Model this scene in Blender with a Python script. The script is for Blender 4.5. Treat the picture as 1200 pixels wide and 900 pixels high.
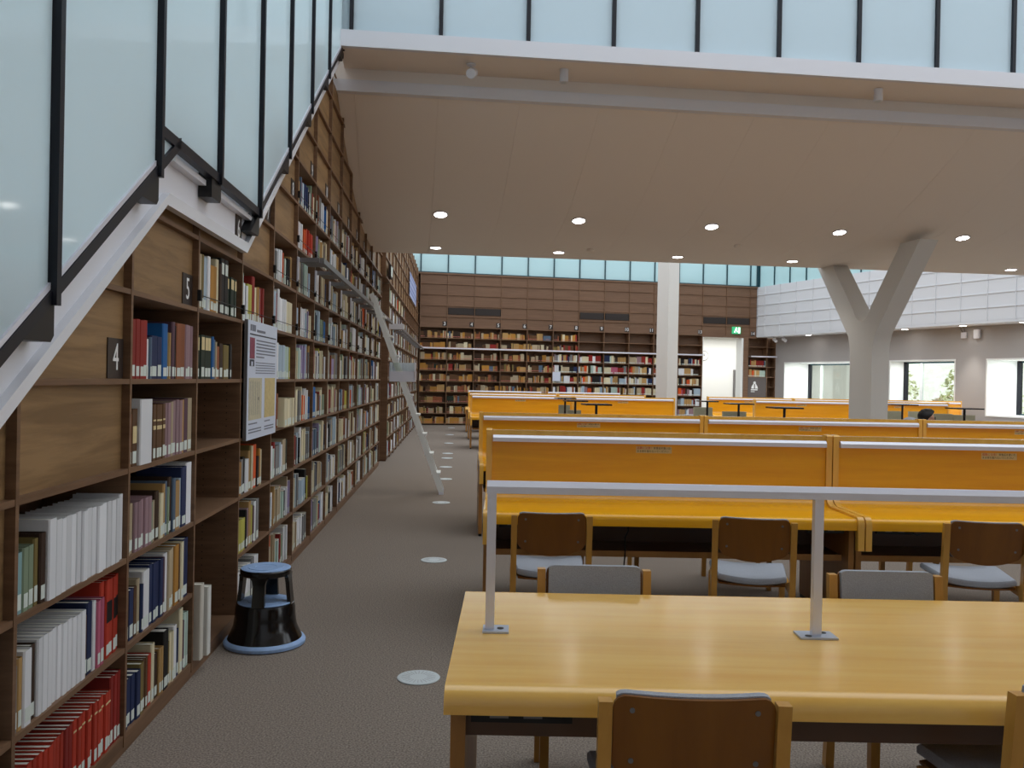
import bpy, math, random
from math import sin, cos, pi, radians as R, hypot, atan2
from mathutils import Vector, Matrix

for o in list(bpy.data.objects): bpy.data.objects.remove(o)
scene = bpy.context.scene
COL = scene.collection
rnd = random.Random(7)

# ------------------------------------------------------------------ camera
CAM_H = 1.53
F_PX = 1030.0
cam_d = bpy.data.cameras.new('camera')
cam_d.sensor_width = 36; cam_d.lens = 36 * F_PX / 1200; cam_d.clip_start = .05; cam_d.clip_end = 300
cam = bpy.data.objects.new('camera', cam_d); COL.objects.link(cam)
PITCH = math.atan(4.4 / F_PX); ROLL = .0195
cam.matrix_world = Matrix.Translation((0, 0, CAM_H)) @ Matrix.Rotation(pi / 2 - PITCH, 4, 'X') @ Matrix.Rotation(ROLL, 4, 'Z')
scene.camera = cam

# ------------------------------------------------------------------ world / exposure
w = bpy.data.worlds.new('sky'); scene.world = w; w.use_nodes = True
bg = w.node_tree.nodes['Background']
bg.inputs['Color'].default_value = (.90, .95, 1.0, 1); bg.inputs['Strength'].default_value = 1.0
vs = scene.view_settings
vs.view_transform = 'Standard'; vs.look = 'None'; vs.gamma = 1; vs.exposure = 0.8; vs.use_curve_mapping = False

# ------------------------------------------------------------------ materials
MATS = {}
def srgb(r, g, b):
    f = lambda c: (c / 255 / 12.92) if c / 255 <= .04045 else ((c / 255 + .055) / 1.055) ** 2.4
    return (f(r), f(g), f(b), 1)
def base(name):
    m = bpy.data.materials.new(name); m.use_nodes = True; MATS[name] = m
    return m, m.node_tree.nodes, m.node_tree.links, m.node_tree.nodes['Principled BSDF']
def mat(name, col, rough=.5, spec=.5, metal=0, emit=None, es=0, noise=0, nscale=40, bump=0, coat=0):
    m, N, L, b = base(name)
    b.inputs['Base Color'].default_value = col; b.inputs['Roughness'].default_value = rough
    b.inputs['Specular IOR Level'].default_value = spec; b.inputs['Metallic'].default_value = metal
    b.inputs['Coat Weight'].default_value = coat
    if emit: b.inputs['Emission Color'].default_value = emit; b.inputs['Emission Strength'].default_value = es
    if noise or bump:
        tc = N.new('ShaderNodeTexCoord'); t = N.new('ShaderNodeTexNoise'); t.inputs['Scale'].default_value = nscale
        t.inputs['Detail'].default_value = 3
        L.new(tc.outputs['Object'], t.inputs['Vector'])
        if noise:
            r = N.new('ShaderNodeValToRGB'); c = col
            r.color_ramp.elements[0].position = .3; r.color_ramp.elements[1].position = .7
            r.color_ramp.elements[0].color = (c[0] * (1 - noise), c[1] * (1 - noise), c[2] * (1 - noise), 1)
            r.color_ramp.elements[1].color = (min(1, c[0] * (1 + noise)), min(1, c[1] * (1 + noise)), min(1, c[2] * (1 + noise)), 1)
            L.new(t.outputs['Fac'], r.inputs['Fac']); L.new(r.outputs['Color'], b.inputs['Base Color'])
        if bump:
            bp = N.new('ShaderNodeBump'); bp.inputs['Strength'].default_value = bump; bp.inputs['Distance'].default_value = .004
            L.new(t.outputs['Fac'], bp.inputs['Height']); L.new(bp.outputs['Normal'], b.inputs['Normal'])
    return m
def wood(name, c1, c2, scale=(2, 1, 14), rough=.45, spec=.4, coat=0, contrast=(.3, .75), vary=.06):
    """stretched-noise grain; scale is the noise frequency along x, y, z of the object"""
    m, N, L, b = base(name)
    tc = N.new('ShaderNodeTexCoord'); oi = N.new('ShaderNodeObjectInfo'); mp = N.new('ShaderNodeMapping')
    mp.inputs['Scale'].default_value = scale
    ad = N.new('ShaderNodeVectorMath'); ad.operation = 'ADD'
    ml = N.new('ShaderNodeVectorMath'); ml.operation = 'SCALE'; ml.inputs['Scale'].default_value = 37.0
    cb = N.new('ShaderNodeCombineXYZ')
    for k in 'XYZ': L.new(oi.outputs['Random'], cb.inputs[k])
    L.new(cb.outputs[0], ml.inputs[0]); L.new(tc.outputs['Object'], mp.inputs['Vector'])
    L.new(mp.outputs[0], ad.inputs[0]); L.new(ml.outputs[0], ad.inputs[1])
    t = N.new('ShaderNodeTexNoise'); t.inputs['Scale'].default_value = 1; t.inputs['Detail'].default_value = 5
    t.inputs['Roughness'].default_value = .62; t.inputs['Distortion'].default_value = .5
    L.new(ad.outputs[0], t.inputs['Vector'])
    r = N.new('ShaderNodeValToRGB'); e = r.color_ramp.elements
    e[0].position = contrast[0]; e[1].position = contrast[1]; e[0].color = c1; e[1].color = c2
    L.new(t.outputs['Fac'], r.inputs['Fac'])
    hs = N.new('ShaderNodeHueSaturation')
    mr = N.new('ShaderNodeMapRange'); mr.inputs['To Min'].default_value = 1 - vary; mr.inputs['To Max'].default_value = 1 + vary
    L.new(oi.outputs['Random'], mr.inputs['Value']); L.new(mr.outputs[0], hs.inputs['Value'])
    L.new(r.outputs['Color'], hs.inputs['Color']); L.new(hs.outputs[0], b.inputs['Base Color'])
    b.inputs['Roughness'].default_value = rough; b.inputs['Specular IOR Level'].default_value = spec
    b.inputs['Coat Weight'].default_value = coat; b.inputs['Coat Roughness'].default_value = .15
    return m

wood('walnut', srgb(104, 77, 56), srgb(134, 102, 76), (3, 1.6, 26), .5, .35)
wood('walnut_panel', srgb(122, 94, 62), srgb(152, 120, 82), (3, 1.1, 15), .5, .35, contrast=(.38, .62))
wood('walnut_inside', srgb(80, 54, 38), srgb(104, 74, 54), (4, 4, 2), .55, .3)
wood('walnut_far', srgb(104, 78, 60), srgb(126, 97, 76), (1.5, 3, 26), .55, .3)
wood('oak_top', srgb(234, 176, 78), srgb(248, 200, 104), (1.1, 16, 16), .25, .5, .5, (.3, .7), .01)
wood('oak_edge', srgb(205, 160, 88), srgb(226, 182, 108), (1.2, 10, 30), .25, .5, .5, (.3, .7), .02)
wood('oak_frame', srgb(224, 164, 62), srgb(238, 184, 82), (10, 6, 2), .26, .5, .5, (.3, .7), .03)
wood('oak_screen', srgb(228, 158, 10), srgb(242, 176, 20), (1.0, 10, 16), .3, .35, .35, (.3, .7), .02)
wood('oak_leg', srgb(150, 104, 52), srgb(172, 122, 64), (8, 8, 1.5), .4, .4, 0, (.3, .7), .03)
wood('chair_wood', srgb(184, 130, 54), srgb(202, 150, 70), (8, 8, 2), .35, .45, .1, (.3, .7), .03)
wood('chair_back', srgb(116, 68, 14), srgb(132, 82, 20), (9, 9, 1.5), .35, .45, .15, (.3, .7), .03)
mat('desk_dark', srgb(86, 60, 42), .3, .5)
mat('black', srgb(18, 18, 20), .45, .4)
mat('black_gloss', srgb(16, 15, 16), .16, .6)
mat('mullion', srgb(20, 22, 32), .45, .35)
mat('mullion_teal', srgb(26, 66, 76), .4, .5)
mat('white_paint', srgb(226, 226, 232), .45, .4)
mat('white_gloss', srgb(228, 230, 236), .25, .5)
mat('white_wall', srgb(212, 214, 218), .6, .3)
mat('white_room', srgb(240, 242, 240), .7, .2)
mat('grey_wall', srgb(176, 172, 170), .7, .2)
mat('column_white', srgb(214, 212, 208), .6, .3)
mat('soffit', srgb(240, 231, 222), .7, .2)
mat('beam_grey', srgb(176, 178, 182), .6, .3)
mat('aluminium', srgb(226, 226, 236), .3, .5, .3)
mat('steel_plate', srgb(190, 198, 214), .35, .5, .4)
mat('ladder_paint', srgb(230, 232, 230), .4, .5, .1)
mat('rail_grey', srgb(120, 118, 118), .4, .5, .4)
mat('carpet', srgb(138, 127, 117), .95, .05, noise=.45, nscale=120, bump=.6)
mat('vent_white', srgb(206, 214, 216), .5, .4)
mat('fabric', srgb(164, 167, 175), .9, .1, noise=.13, nscale=260, bump=.4)
mat('stool_blue', srgb(152, 182, 224), .5, .35, noise=.07, nscale=30)
mat('paper', srgb(236, 234, 224), .8, .1)
mat('label_white', srgb(214, 222, 214), .7, .2)
mat('poster_white', srgb(208, 216, 232), .5, .3)
mat('poster_text', srgb(120, 124, 136), .6, .2)
mat('poster_dark', srgb(70, 72, 80), .6, .2)
mat('poster_maroon', srgb(134, 62, 84), .5, .3, noise=.25, nscale=30)
mat('poster_doc1', srgb(196, 188, 160), .6, .2, noise=.12, nscale=60)
mat('poster_doc2', srgb(204, 184, 132), .6, .2, noise=.10, nscale=50)
mat('sign_brown', srgb(52, 42, 38), .45, .4)
mat('sign_white', srgb(240, 240, 240), .5, .3)
mat('sticker', srgb(220, 200, 150), .5, .3)
mat('red_ink', srgb(190, 40, 30), .6, .2)
mat('black_ink', srgb(38, 30, 26), .6, .2)
mat('vent_dark', srgb(46, 40, 38), .6, .3)
mat('beige_fabric', srgb(178, 174, 150), .85, .15, noise=.05, nscale=80)
mat('table_black', srgb(26, 24, 24), .25, .5)
mat('lamp_disc', srgb(255, 252, 245), .5, .2, emit=(1, .97, .92, 1), es=9)
mat('exit_green', srgb(40, 150, 96), .5, .3, emit=srgb(70, 190, 130), es=.4)
mat('exit_white', srgb(230, 250, 238), .5, .3, emit=(.85, 1, .92, 1), es=1.2)
mat('skin', srgb(206, 160, 134), .55, .3)
mat('hair', srgb(20, 18, 18), .45, .4)
mat('shirt', srgb(176, 182, 192), .85, .15, noise=.05, nscale=60)
mat('trousers', srgb(52, 56, 70), .85, .15)
mat('banner_blue', srgb(170, 180, 214), .6, .2)
mat('banner_stripe', srgb(128, 142, 190), .6, .2)
mat('logo_panel', srgb(98, 90, 88), .6, .2)
mat('grass', srgb(252, 251, 230), .9, .1, noise=.12, nscale=2.2)  # near-white: glare of bright daylight is put into the colour
mat('leaf', srgb(236, 236, 186), .7, .2, noise=.3, nscale=3)  # foliage paled in its colour to look overexposed
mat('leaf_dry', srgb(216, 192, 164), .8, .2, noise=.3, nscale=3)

def frosted(name, col, trans, fac):
    """frosted safety glass: glossy face, milky body lit from the side behind it"""
    m, N, L, b = base(name)
    b.inputs['Base Color'].default_value = col; b.inputs['Roughness'].default_value = .06; b.inputs['Specular IOR Level'].default_value = .55
    t = N.new('ShaderNodeBsdfTranslucent'); t.inputs['Color'].default_value = trans
    mx = N.new('ShaderNodeMixShader'); mx.inputs[0].default_value = fac
    L.new(b.outputs[0], mx.inputs[1]); L.new(t.outputs[0], mx.inputs[2])
    L.new(mx.outputs[0], N['Material Output'].inputs['Surface'])
frosted('glass_stair', srgb(222, 232, 236), srgb(224, 238, 242), .50)
frosted('glass_clerestory', srgb(210, 222, 226), srgb(214, 226, 232), .5)
frosted('glass_teal', srgb(200, 222, 224), srgb(206, 230, 234), .5)
m, N, L, b = base('glass_clear')
g = N.new('ShaderNodeBsdfGlossy'); g.inputs['Roughness'].default_value = .02
tr = N.new('ShaderNodeBsdfTransparent'); tr.inputs['Color'].default_value = (.93, .97, .95, 1)
mx = N.new('ShaderNodeMixShader'); mx.inputs[0].default_value = .08
L.new(tr.outputs[0], mx.inputs[1]); L.new(g.outputs[0], mx.inputs[2]); L.new(mx.outputs[0], N['Material Output'].inputs['Surface'])
# book cloth: colour per object (single books) or per face (the far shelves)
m, N, L, b = base('book_cloth')
oi = N.new('ShaderNodeObjectInfo'); L.new(oi.outputs['Color'], b.inputs['Base Color']); b.inputs['Roughness'].default_value = .6; b.inputs['Specular IOR Level'].default_value = .3
m, N, L, b = base('book_mass')
at = N.new('ShaderNodeAttribute'); at.attribute_name = 'Col'; L.new(at.outputs['Color'], b.inputs['Base Color']); b.inputs['Roughness'].default_value = .65; b.inputs['Specular IOR Level'].default_value = .25

# ------------------------------------------------------------------ mesh helpers
class MB:
    def __init__(s): s.v = []; s.f = []; s.c = []
    def box(s, x0, x1, y0, y1, z0, z1, col=None, M=None):
        n = len(s.v)
        p = [(x0, y0, z0), (x1, y0, z0), (x1, y1, z0), (x0, y1, z0), (x0, y0, z1), (x1, y0, z1), (x1, y1, z1), (x0, y1, z1)]
        if M is not None: p = [tuple(M @ Vector(q)) for q in p]
        s.v += p
        s.f += [(n, n + 3, n + 2, n + 1), (n + 4, n + 5, n + 6, n + 7), (n, n + 1, n + 5, n + 4), (n + 1, n + 2, n + 6, n + 5), (n + 2, n + 3, n + 7, n + 6), (n + 3, n, n + 4, n + 7)]
        s.c += [col] * 6
        return s
    def prism(s, prof, axis, a0, a1, M=None):
        """extrude a closed 2D profile: axis 'x' -> (y,z), 'y' -> (x,z), 'z' -> (x,y)"""
        n = len(s.v); k = len(prof)
        for a in (a0, a1):
            for p, q in prof:
                t = (a, p, q) if axis == 'x' else (p, a, q) if axis == 'y' else (p, q, a)
                s.v.append(tuple(M @ Vector(t)) if M is not None else t)
        for i in range(k):
            j = (i + 1) % k
            s.f.append((n + i, n + j, n + k + j, n + k + i))
        s.f.append(tuple(range(n + k - 1, n - 1, -1))); s.f.append(tuple(range(n + k, n + 2 * k)))
        s.c += [None] * (k + 2)
        return s
    def tube(s, pts, r, seg=8, cap=True, flat=None):
        pts = [Vector(p) for p in pts]; n0 = len(s.v); k = len(pts)
        rs = r if isinstance(r, (list, tuple)) else [r] * k
        up = None
        for i, p in enumerate(pts):
            d = (pts[min(i + 1, k - 1)] - pts[max(i - 1, 0)]).normalized()
            if up is None: up = Vector((0, 0, 1)) if abs(d.z) < .9 else Vector((1, 0, 0))
            a = d.cross(up).normalized(); b_ = a.cross(d).normalized(); up = b_
            for j in range(seg):
                an = 2 * pi * (j + .5) / seg
                s.v.append(tuple(p + (a * cos(an) + b_ * sin(an)) * rs[i]))
        for i in range(k - 1):
            for j in range(seg):
                q = (j + 1) % seg
                s.f.append((n0 + i * seg + j, n0 + i * seg + q, n0 + (i + 1) * seg + q, n0 + (i + 1) * seg + j))
        if cap:
            s.f.append(tuple(range(n0 + seg - 1, n0 - 1, -1))); s.f.append(tuple(range(n0 + (k - 1) * seg, n0 + k * seg)))
        s.c += [None] * (len(s.f) - len(s.c))
        return s
    def lathe(s, prof, seg=32, cx=0, cy=0, cap=True):
        n0 = len(s.v); k = len(prof)
        for r_, z in prof:
            for j in range(seg):
                a = 2 * pi * j / seg; s.v.append((cx + r_ * cos(a), cy + r_ * sin(a), z))
        for i in range(k - 1):
            for j in range(seg):
                q = (j + 1) % seg
                s.f.append((n0 + i * seg + j, n0 + i * seg + q, n0 + (i + 1) * seg + q, n0 + (i + 1) * seg + j))
        if cap: s.f.append(tuple(range(n0 + seg - 1, n0 - 1, -1))); s.f.append(tuple(range(n0 + (k - 1) * seg, n0 + k * seg)))
        s.c += [None] * (len(s.f) - len(s.c))
        return s
    def quad(s, a, b_, c, d):
        n = len(s.v); s.v += [a, b_, c, d]; s.f.append((n, n + 1, n + 2, n + 3)); s.c.append(None); return s
    def mesh(s, name, m, smooth=False):
        me = bpy.data.meshes.new(name); me.from_pydata(s.v, [], s.f); me.update()
        me.materials.append(MATS[m])
        if smooth:
            me.polygons.foreach_set('use_smooth', [True] * len(me.polygons))
            try: me.set_sharp_from_angle(angle=R(40))
            except Exception: pass
        return me
    def build(s, name, m, parent=None, smooth=False, **k):
        return link(name, s.mesh(name, m, smooth), parent, **k)
def link(name, data, parent=None, loc=None, rz=None, label=None, cat=None, group=None, kind=None):
    o = bpy.data.objects.new(name, data); COL.objects.link(o)
    if parent is not None: o.parent = parent
    if loc is not None: o.location = loc
    if rz is not None: o.rotation_euler.z = rz
    tag(o, label, cat, group, kind)
    return o
def tag(o, label=None, cat=None, group=None, kind=None):
    if label: o['label'] = label
    if cat: o['category'] = cat
    if group: o['group'] = group
    if kind: o['kind'] = kind
    return o
def empty(name, loc=(0, 0, 0), rz=0, **k):
    o = link(name, None, None, loc, rz, **k); o.empty_display_size = .1; return o
def box(name, m, parent, x0, x1, y0, y1, z0, z1, **k): return MB().box(x0, x1, y0, y1, z0, z1).build(name, m, parent, **k)
def copy_tree(o, parent=None):
    c = o.copy(); COL.objects.link(c); c.parent = parent
    for ch in list(o.children): copy_tree(ch, c)
    return c
def text(name, body, size, m, parent, loc, rot, align='CENTER', ext=.0012, **k):
    cu = bpy.data.curves.new(name, 'FONT'); cu.body = body; cu.size = size; cu.extrude = ext; cu.align_x = align; cu.align_y = 'CENTER'
    cu.resolution_u = 3; cu.materials.append(MATS[m])
    t_ = bpy.data.objects.new(name, cu); COL.objects.link(t_)
    dg = bpy.context.evaluated_depsgraph_get(); me = bpy.data.meshes.new_from_object(t_.evaluated_get(dg)); bpy.data.objects.remove(t_)
    if not me.materials: me.materials.append(MATS[m])
    o = link(name, me, parent, loc); o.rotation_euler = rot; return o

# ------------------------------------------------------------------ frames of the building
PSI = math.atan(66.5 / 1030)                      # left wall turns away from the camera axis
LW = ((-1.297, 0, 0), PSI)                        # local: x = into the room, y = along the wall
BK = ((-3.03, 28.9, 0), R(12.0))                  # back wall; local x along it, -y into the room
K = Vector((-3.03 + 12.0 * cos(R(12)), 28.9 + 12.0 * sin(R(12)), 0))
PHI = R(-68.42)
SL = ((-1.76, 8.80, 0), R(6.7))                   # slab edge (balcony); local x along it, y away
def wall_pt(n, s, z=0):
    return Vector((LW[0][0] + n * cos(PSI) - s * sin(PSI), n * sin(PSI) + s * cos(PSI), z))
S0, BAY = 2.622, .9025                            # first upright, bay width on the left wall
def SU(k): return S0 + BAY * (k - 1)              # upright k = 1..
PITCHZ, Z0 = .358, 1.495                          # shelf pitch, the eye-level shelf (L4)
def ZL(l): return Z0 + PITCHZ * (l - 4)           # centre of the board under level l

# ------------------------------------------------------------------ shell
fl = MB().box(-9, 26, -7, 36, -.15, 0).build('floor', 'carpet', kind='structure')
wl = empty('wall_left', *LW, kind='structure')
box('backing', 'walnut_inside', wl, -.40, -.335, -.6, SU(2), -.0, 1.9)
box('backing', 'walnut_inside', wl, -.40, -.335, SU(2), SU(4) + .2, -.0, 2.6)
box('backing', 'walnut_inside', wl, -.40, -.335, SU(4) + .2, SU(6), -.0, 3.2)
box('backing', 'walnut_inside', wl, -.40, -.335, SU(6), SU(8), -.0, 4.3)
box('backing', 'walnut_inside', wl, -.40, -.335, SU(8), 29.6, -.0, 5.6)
box('wall_front', 'white_wall', None, -9, 26, -6.4, -6.2, 0, 7.6, kind='structure')  # unseen wall behind the camera, added white for bounce, raised to cut light
box('ceiling_upper', 'soffit', None, -9, 26, -6.4, 2.6, 7.6, 7.8, kind='structure')  # unseen partial roof, added to cut the sky light from the camera side

# ------------------------------------------------------------------ balcony slab: fascia, beam, curved soffit, clerestory
TH = SL[1]
def slab_v(x, y): return -(x - SL[0][0]) * sin(TH) + (y - SL[0][1]) * cos(TH)
PROF = [(.70, 4.585)] + [(slab_v(-1.297 - .0646 * y, y), z) for y, z in ((9.82, 4.413), (10.72, 4.005), (11.62, 3.708), (12.52, 3.575), (13.43, 3.535), (13.95, 3.52))]
def catmull(P, n=5):
    out = []
    for i in range(len(P) - 1):
        p0, p1, p2, p3 = P[max(i - 1, 0)], P[i], P[i + 1], P[min(i + 2, len(P) - 1)]
        for j in range(n):
            t = j / n
            out.append(tuple(.5 * (2 * p1[k] + (p2[k] - p0[k]) * t + (2 * p0[k] - 5 * p1[k] + 4 * p2[k] - p3[k]) * t * t + (3 * p1[k] - p0[k] - 3 * p2[k] + p3[k]) * t ** 3) for k in (0, 1)))
    return out + [P[-1]]
CURVE = catmull(PROF)
V_END = CURVE[-1][0]
def soffit_z(v):
    for (a, za), (b_, zb) in zip(CURVE, CURVE[1:]):
        if a <= v <= b_: return za + (zb - za) * (v - a) / (b_ - a)
    return CURVE[0][1] if v < CURVE[0][0] else CURVE[-1][1]
U0, U1 = -1.1, 15.0
ceil = empty('ceiling', *SL, kind='structure')
box('slab', 'soffit', ceil, U0, U1, .72, V_END - .01, 4.60, 4.98)
box('edge_board', 'soffit', ceil, U0, U1, V_END - .06, V_END, 3.522, 4.60)
MID = 16
u = .08 - .9 * 1
edges = [U0] + [.08 + .9 * k for k in range(0, 17)]
for a, b_ in zip(edges, edges[1:]):
    for i0, i1 in ((0, MID), (MID, len(CURVE) - 1)):
        pr = CURVE[i0:i1 + 1]
        g0 = .0008 if i0 else 0; g1 = .0008 if i1 < len(CURVE) - 1 else 0
        pr = [(pr[0][0] + g0, pr[0][1])] + pr[1:-1] + [(pr[-1][0] - g1, pr[-1][1])]
        prof = pr + [(v, z + .02) for v, z in reversed(pr)]
        MB().prism(prof, 'x', a + .0011, b_ - .0011).build('soffit_panel', 'soffit', ceil, True)
tr1 = empty('trim_1', *SL, kind='structure')
box('fascia_board', 'white_paint', tr1, -.03, 8.7, 0, .06, 4.842, 5.007)
box('fascia_board', 'white_paint', tr1, 8.706, U1, 0, .06, 4.842, 5.007)
box('fascia_soffit', 'soffit', tr1, -.03, U1, .06, .66, 4.846, 4.90)
box('upstand', 'soffit', tr1, -.2, U1, .66, .72, 4.70, 4.95)
box('top_slab', 'white_paint', tr1, -.03, U1, .0601, 5.2, 4.981, 5.0)
tr2 = empty('trim_2', *SL, kind='structure')
box('beam_strip', 'white_paint', tr2, -.17, U1, .60, .70, 4.585, 4.71)

win = empty('window_1', *SL, kind='structure')
for k in range(0, 16):
    a = .08 + .9 * k
    box('mullion', 'mullion', win, a - .02, a + .02, .05, .13, 5.008, 7.6)
    box('pane', 'glass_clerestory', win, a + .02, a + .88, .085, .097, 5.008, 7.6)
box('pane', 'glass_clerestory', win, -.03, .06, .085, .097, 5.008, 7.6)

# ------------------------------------------------------------------ stair screen on the left: stringer, lip, glass
SLOPE = .6545
def zlip(s):
    if s < 3.78: return 2.254 - (3.78 - s) * .6486
    if s < 5.223: return 2.254
    return 2.254 + (s - 5.223) * SLOPE
string = empty('stair_stringer', *LW, label='white steel stair stringer with bright bottom lip zigzagging over the bookcase', cat='stair')
def band(pts_low, pts_top, n0, n1):
    """vertical plate between two polylines in (s, z), thickness n0..n1"""
    mb = MB(); k = len(pts_low)
    for n in (n0, n1):
        for s, z in pts_low: mb.v.append((n, s, z))
        for s, z in pts_top: mb.v.append((n, s, z))
    A, B, C, D = 0, k, 2 * k, 3 * k
    for i in range(k - 1):
        mb.f += [(A + i, B + i, B + i + 1, A + i + 1), (C + i, C + i + 1, D + i + 1, D + i), (A + i, A + i + 1, C + i + 1, C + i), (B + i, D + i, D + i + 1, B + i + 1)]
    mb.f += [(A, C, D, B), (A + k - 1, B + k - 1, D + k - 1, C + k - 1)]
    return mb
ZZ = [1.0, 3.78, 5.223, 9.05]
low = [(s, zlip(s)) for s in ZZ]
# lip: a flange that stands proud of the plate (front face and underside)
band([(1.0, zlip(1.0)), (3.78, 2.254), (5.223, 2.254), (9.05, zlip(9.05))], [(.98, zlip(.98) + .062), (3.80, 2.308), (5.245, 2.316), (9.04, zlip(9.05) + .062)], .012, .05).build('lip', 'white_gloss', string)
band([(1.0, zlip(1.0) + .03), (3.79, 2.29), (5.23, 2.29), (9.03, zlip(9.05) + .02)], [(1.0, zlip(1.0) + .25), (3.79, 2.53), (5.29, 2.53), (9.03, zlip(9.03) + .22)], .002, .02).build('web_plate', 'white_paint', string)
for a, b_ in ((3.80, 4.40), (4.46, 5.28)):
    box('ledge', 'white_paint', string, .021, .060, a, b_, 2.452, 2.478)

scr = empty('stair_glass_screen', *LW, label='tall frosted glass screen with black mullions enclosing the stair', cat='glass screen')
NG = .078
def zrail(s):
    if s < 3.781: return 2.493 - (3.781 - s) * .6525
    if s < 5.339: return 2.492
    return 2.492 + (s - 5.339) * .6545
MU = [S0 - .9 + .005] + [SU(k) for k in range(1, 9)] 
# glass panes follow the sloping rail
allmu = [.8] + MU + [9.03]
for a, b_ in zip(allmu, allmu[1:]):
    brk = [a + .018] + [q for q in (3.60, 3.781, 5.339) if a < q < b_] + [b_ - .018]
    lowp = [(s, (zrail(s) if not (3.55 <= s < 3.781) else 2.50) + .03) for s in brk]
    band(lowp, [(s, 7.6) for s in brk], NG - .006, NG + .006).build('pane', 'glass_stair', scr)
band([(3.55, zrail(3.55) + .04), (3.76, 2.44)], [(3.55, 2.49), (3.76, 2.49)], NG - .006, NG + .006).build('pane', 'glass_stair', scr)
for s in MU + [9.03]:
    zb = zrail(s) if not (3.45 < s < 3.6) else zrail(s)
    box('mullion', 'mullion', scr, NG - .03, NG + .032, s - .015, s + .015, zb - .01, 7.6)
    # shoe: black bracket that carries the mullion below the rail
    zs = zrail(s) - .005
    dz = .115
    wd = .19
    if s < 3.78 or s > 5.3:
        MB().prism([(s + .02, zs + .03), (s + .02, zs - dz + .02), (s + .0, zs - dz), (s - wd, zs - dz), (s - .02 - .0, zs - .0)], 'x', NG - .055, NG + .01).build('shoe', 'black', scr)
    else:
        MB().prism([(s - .12, zs + .03), (s - .12, zs - .09), (s + .03, zs - .09), (s + .05, zs - .07), (s + .05, zs + .03)], 'x', NG - .055, NG + .01).build('shoe', 'black', scr)
def rail_bar(a, b_, fa, fb):
    band([(a, fa), (b_, fb)], [(a, fa + .045), (b_, fb + .045)], NG - .02, NG + .018).build('bottom_rail', 'mullion', scr)
rail_bar(.8, 3.80, zrail(.8), zrail(3.78) + .01); rail_bar(3.55, 5.36, 2.492, 2.492); rail_bar(5.33, 9.03, zrail(5.34), zrail(9.03))
# light-grey gasket line above the rails
band([(.8, zrail(.8) + .046), (3.5, zrail(3.5) + .046)], [(.8, zrail(.8) + .066), (3.5, zrail(3.5) + .066)], NG + .004, NG + .014).build('gasket', 'aluminium', scr)
band([(5.42, zrail(5.42) + .046), (9.0, zrail(9.0) + .046)], [(5.42, zrail(5.42) + .075), (9.0, zrail(9.0) + .075)], NG + .004, NG + .014).build('gasket', 'aluminium', scr)

# ------------------------------------------------------------------ left bookcase
def lim(s):
    if s < 9.0: return zlip(s) + .16
    p = wall_pt(0, s); v = slab_v(p.x, p.y)
    return soffit_z(v) + .015 if v < V_END else 5.05
bc = empty('wall_bookcase', *LW, label='walnut wall bookcase under the stair with numbered bays and open shelves', cat='bookcase')
FR = 15
for k in range(0, FR + 1):
    s = SU(k); top = min(lim(s - .01), lim(s + .01))
    box('upright', 'walnut', bc, -.335, 0, s - .0105, s + .0105, .032, top)
for b in range(0, FR):
    box('plinth', 'walnut', bc, -.33, -.008, SU(b) + .0, SU(b + 1), .0, .032)
PANELS = {0: (2, 3), 1: (3, 4, 5), 2: (5, 6), 3: (6,), 4: (6, 7), 5: (7, 8, 9), 6: (9, 10, 11)}
NOSHELF = {(3, 1)}
for b in range(0, FR):
    a, e = SU(b) + .0105, SU(b + 1) - .0105; mid = (a + e) / 2
    pans = PANELS.get(b, (9, 10, 11, 12, 13))
    for l in range(0, 14):
        z = ZL(l)
        if z > max(lim(a), lim(e)) - .02 or z > 5.05: break
        if z > min(lim(a), lim(e)) - .01 and l not in pans and b > 1: pass
        if l == 0: box('shelf', 'walnut', bc, -.334, -.003, a, e, .033, .078)
        elif (b, l) not in NOSHELF:
            lo = min(lim(a), lim(e))
            if z < lo: box('shelf', 'walnut', bc, -.334, -.002, a, e, z - .0105, z + .0105)
            else:
                s_hit = a if lim(a) > lim(e) else e
                for i in range(41):
                    s_ = a + (e - a) * i / 40
                    if lim(a) > lim(e) and lim(s_) > z: s_hit = s_
                    if lim(a) < lim(e) and lim(a + e - s_) > z: s_hit = a + e - s_
                if abs(s_hit - (a if lim(a) > lim(e) else e)) > .03:
                    box('shelf', 'walnut', bc, -.334, -.002, min(s_hit, a if lim(a) > lim(e) else e), max(s_hit, a if lim(a) > lim(e) else e), z - .0105, z + .0105)
        if l in pans:
            zt = ZL(l + 1) - .0105; pr = [(a, z + .0105), (e, z + .0105)]
            for i in range(13):
                s_ = e + (a - e) * i / 12; pr.append((s_, max(z + .0106, min(zt, lim(s_)))))
            MB().prism(pr, 'x', -.05, -.032).build('panel', 'walnut_panel', bc)
        elif l >= 1 or True:
            pass
# shelf-pin holes on the bare upright of the empty bay
for n_ in (-.08, -.21):
    mb = MB()
    for i in range(34):
        z = .14 + i * .04
        if z < 1.49: mb.box(n_ - .003, n_ + .003, SU(4) - .0111, SU(4) - .0104, z - .003, z + .003)
    mb.build('pin_holes', 'black', bc)
# book guards: a wire in front of every shelf from head height up, held by dark clips
for b in range(3, FR):
    for l in range(5, 9):
        if l in PANELS.get(b, ()) or (b == 4 and l > 5): continue
        z = ZL(l); a, e = SU(b) + .012, SU(b + 1) - .012
        MB().tube([(.006, a, z + .075), (.006, e, z + .075)], .0028, 5).build('guard_wire', 'black', bc)
        box('wire_clip', 'black', bc, -.004, .014, SU(b) - .012, SU(b) + .016, z + .045, z + .1)
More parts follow.
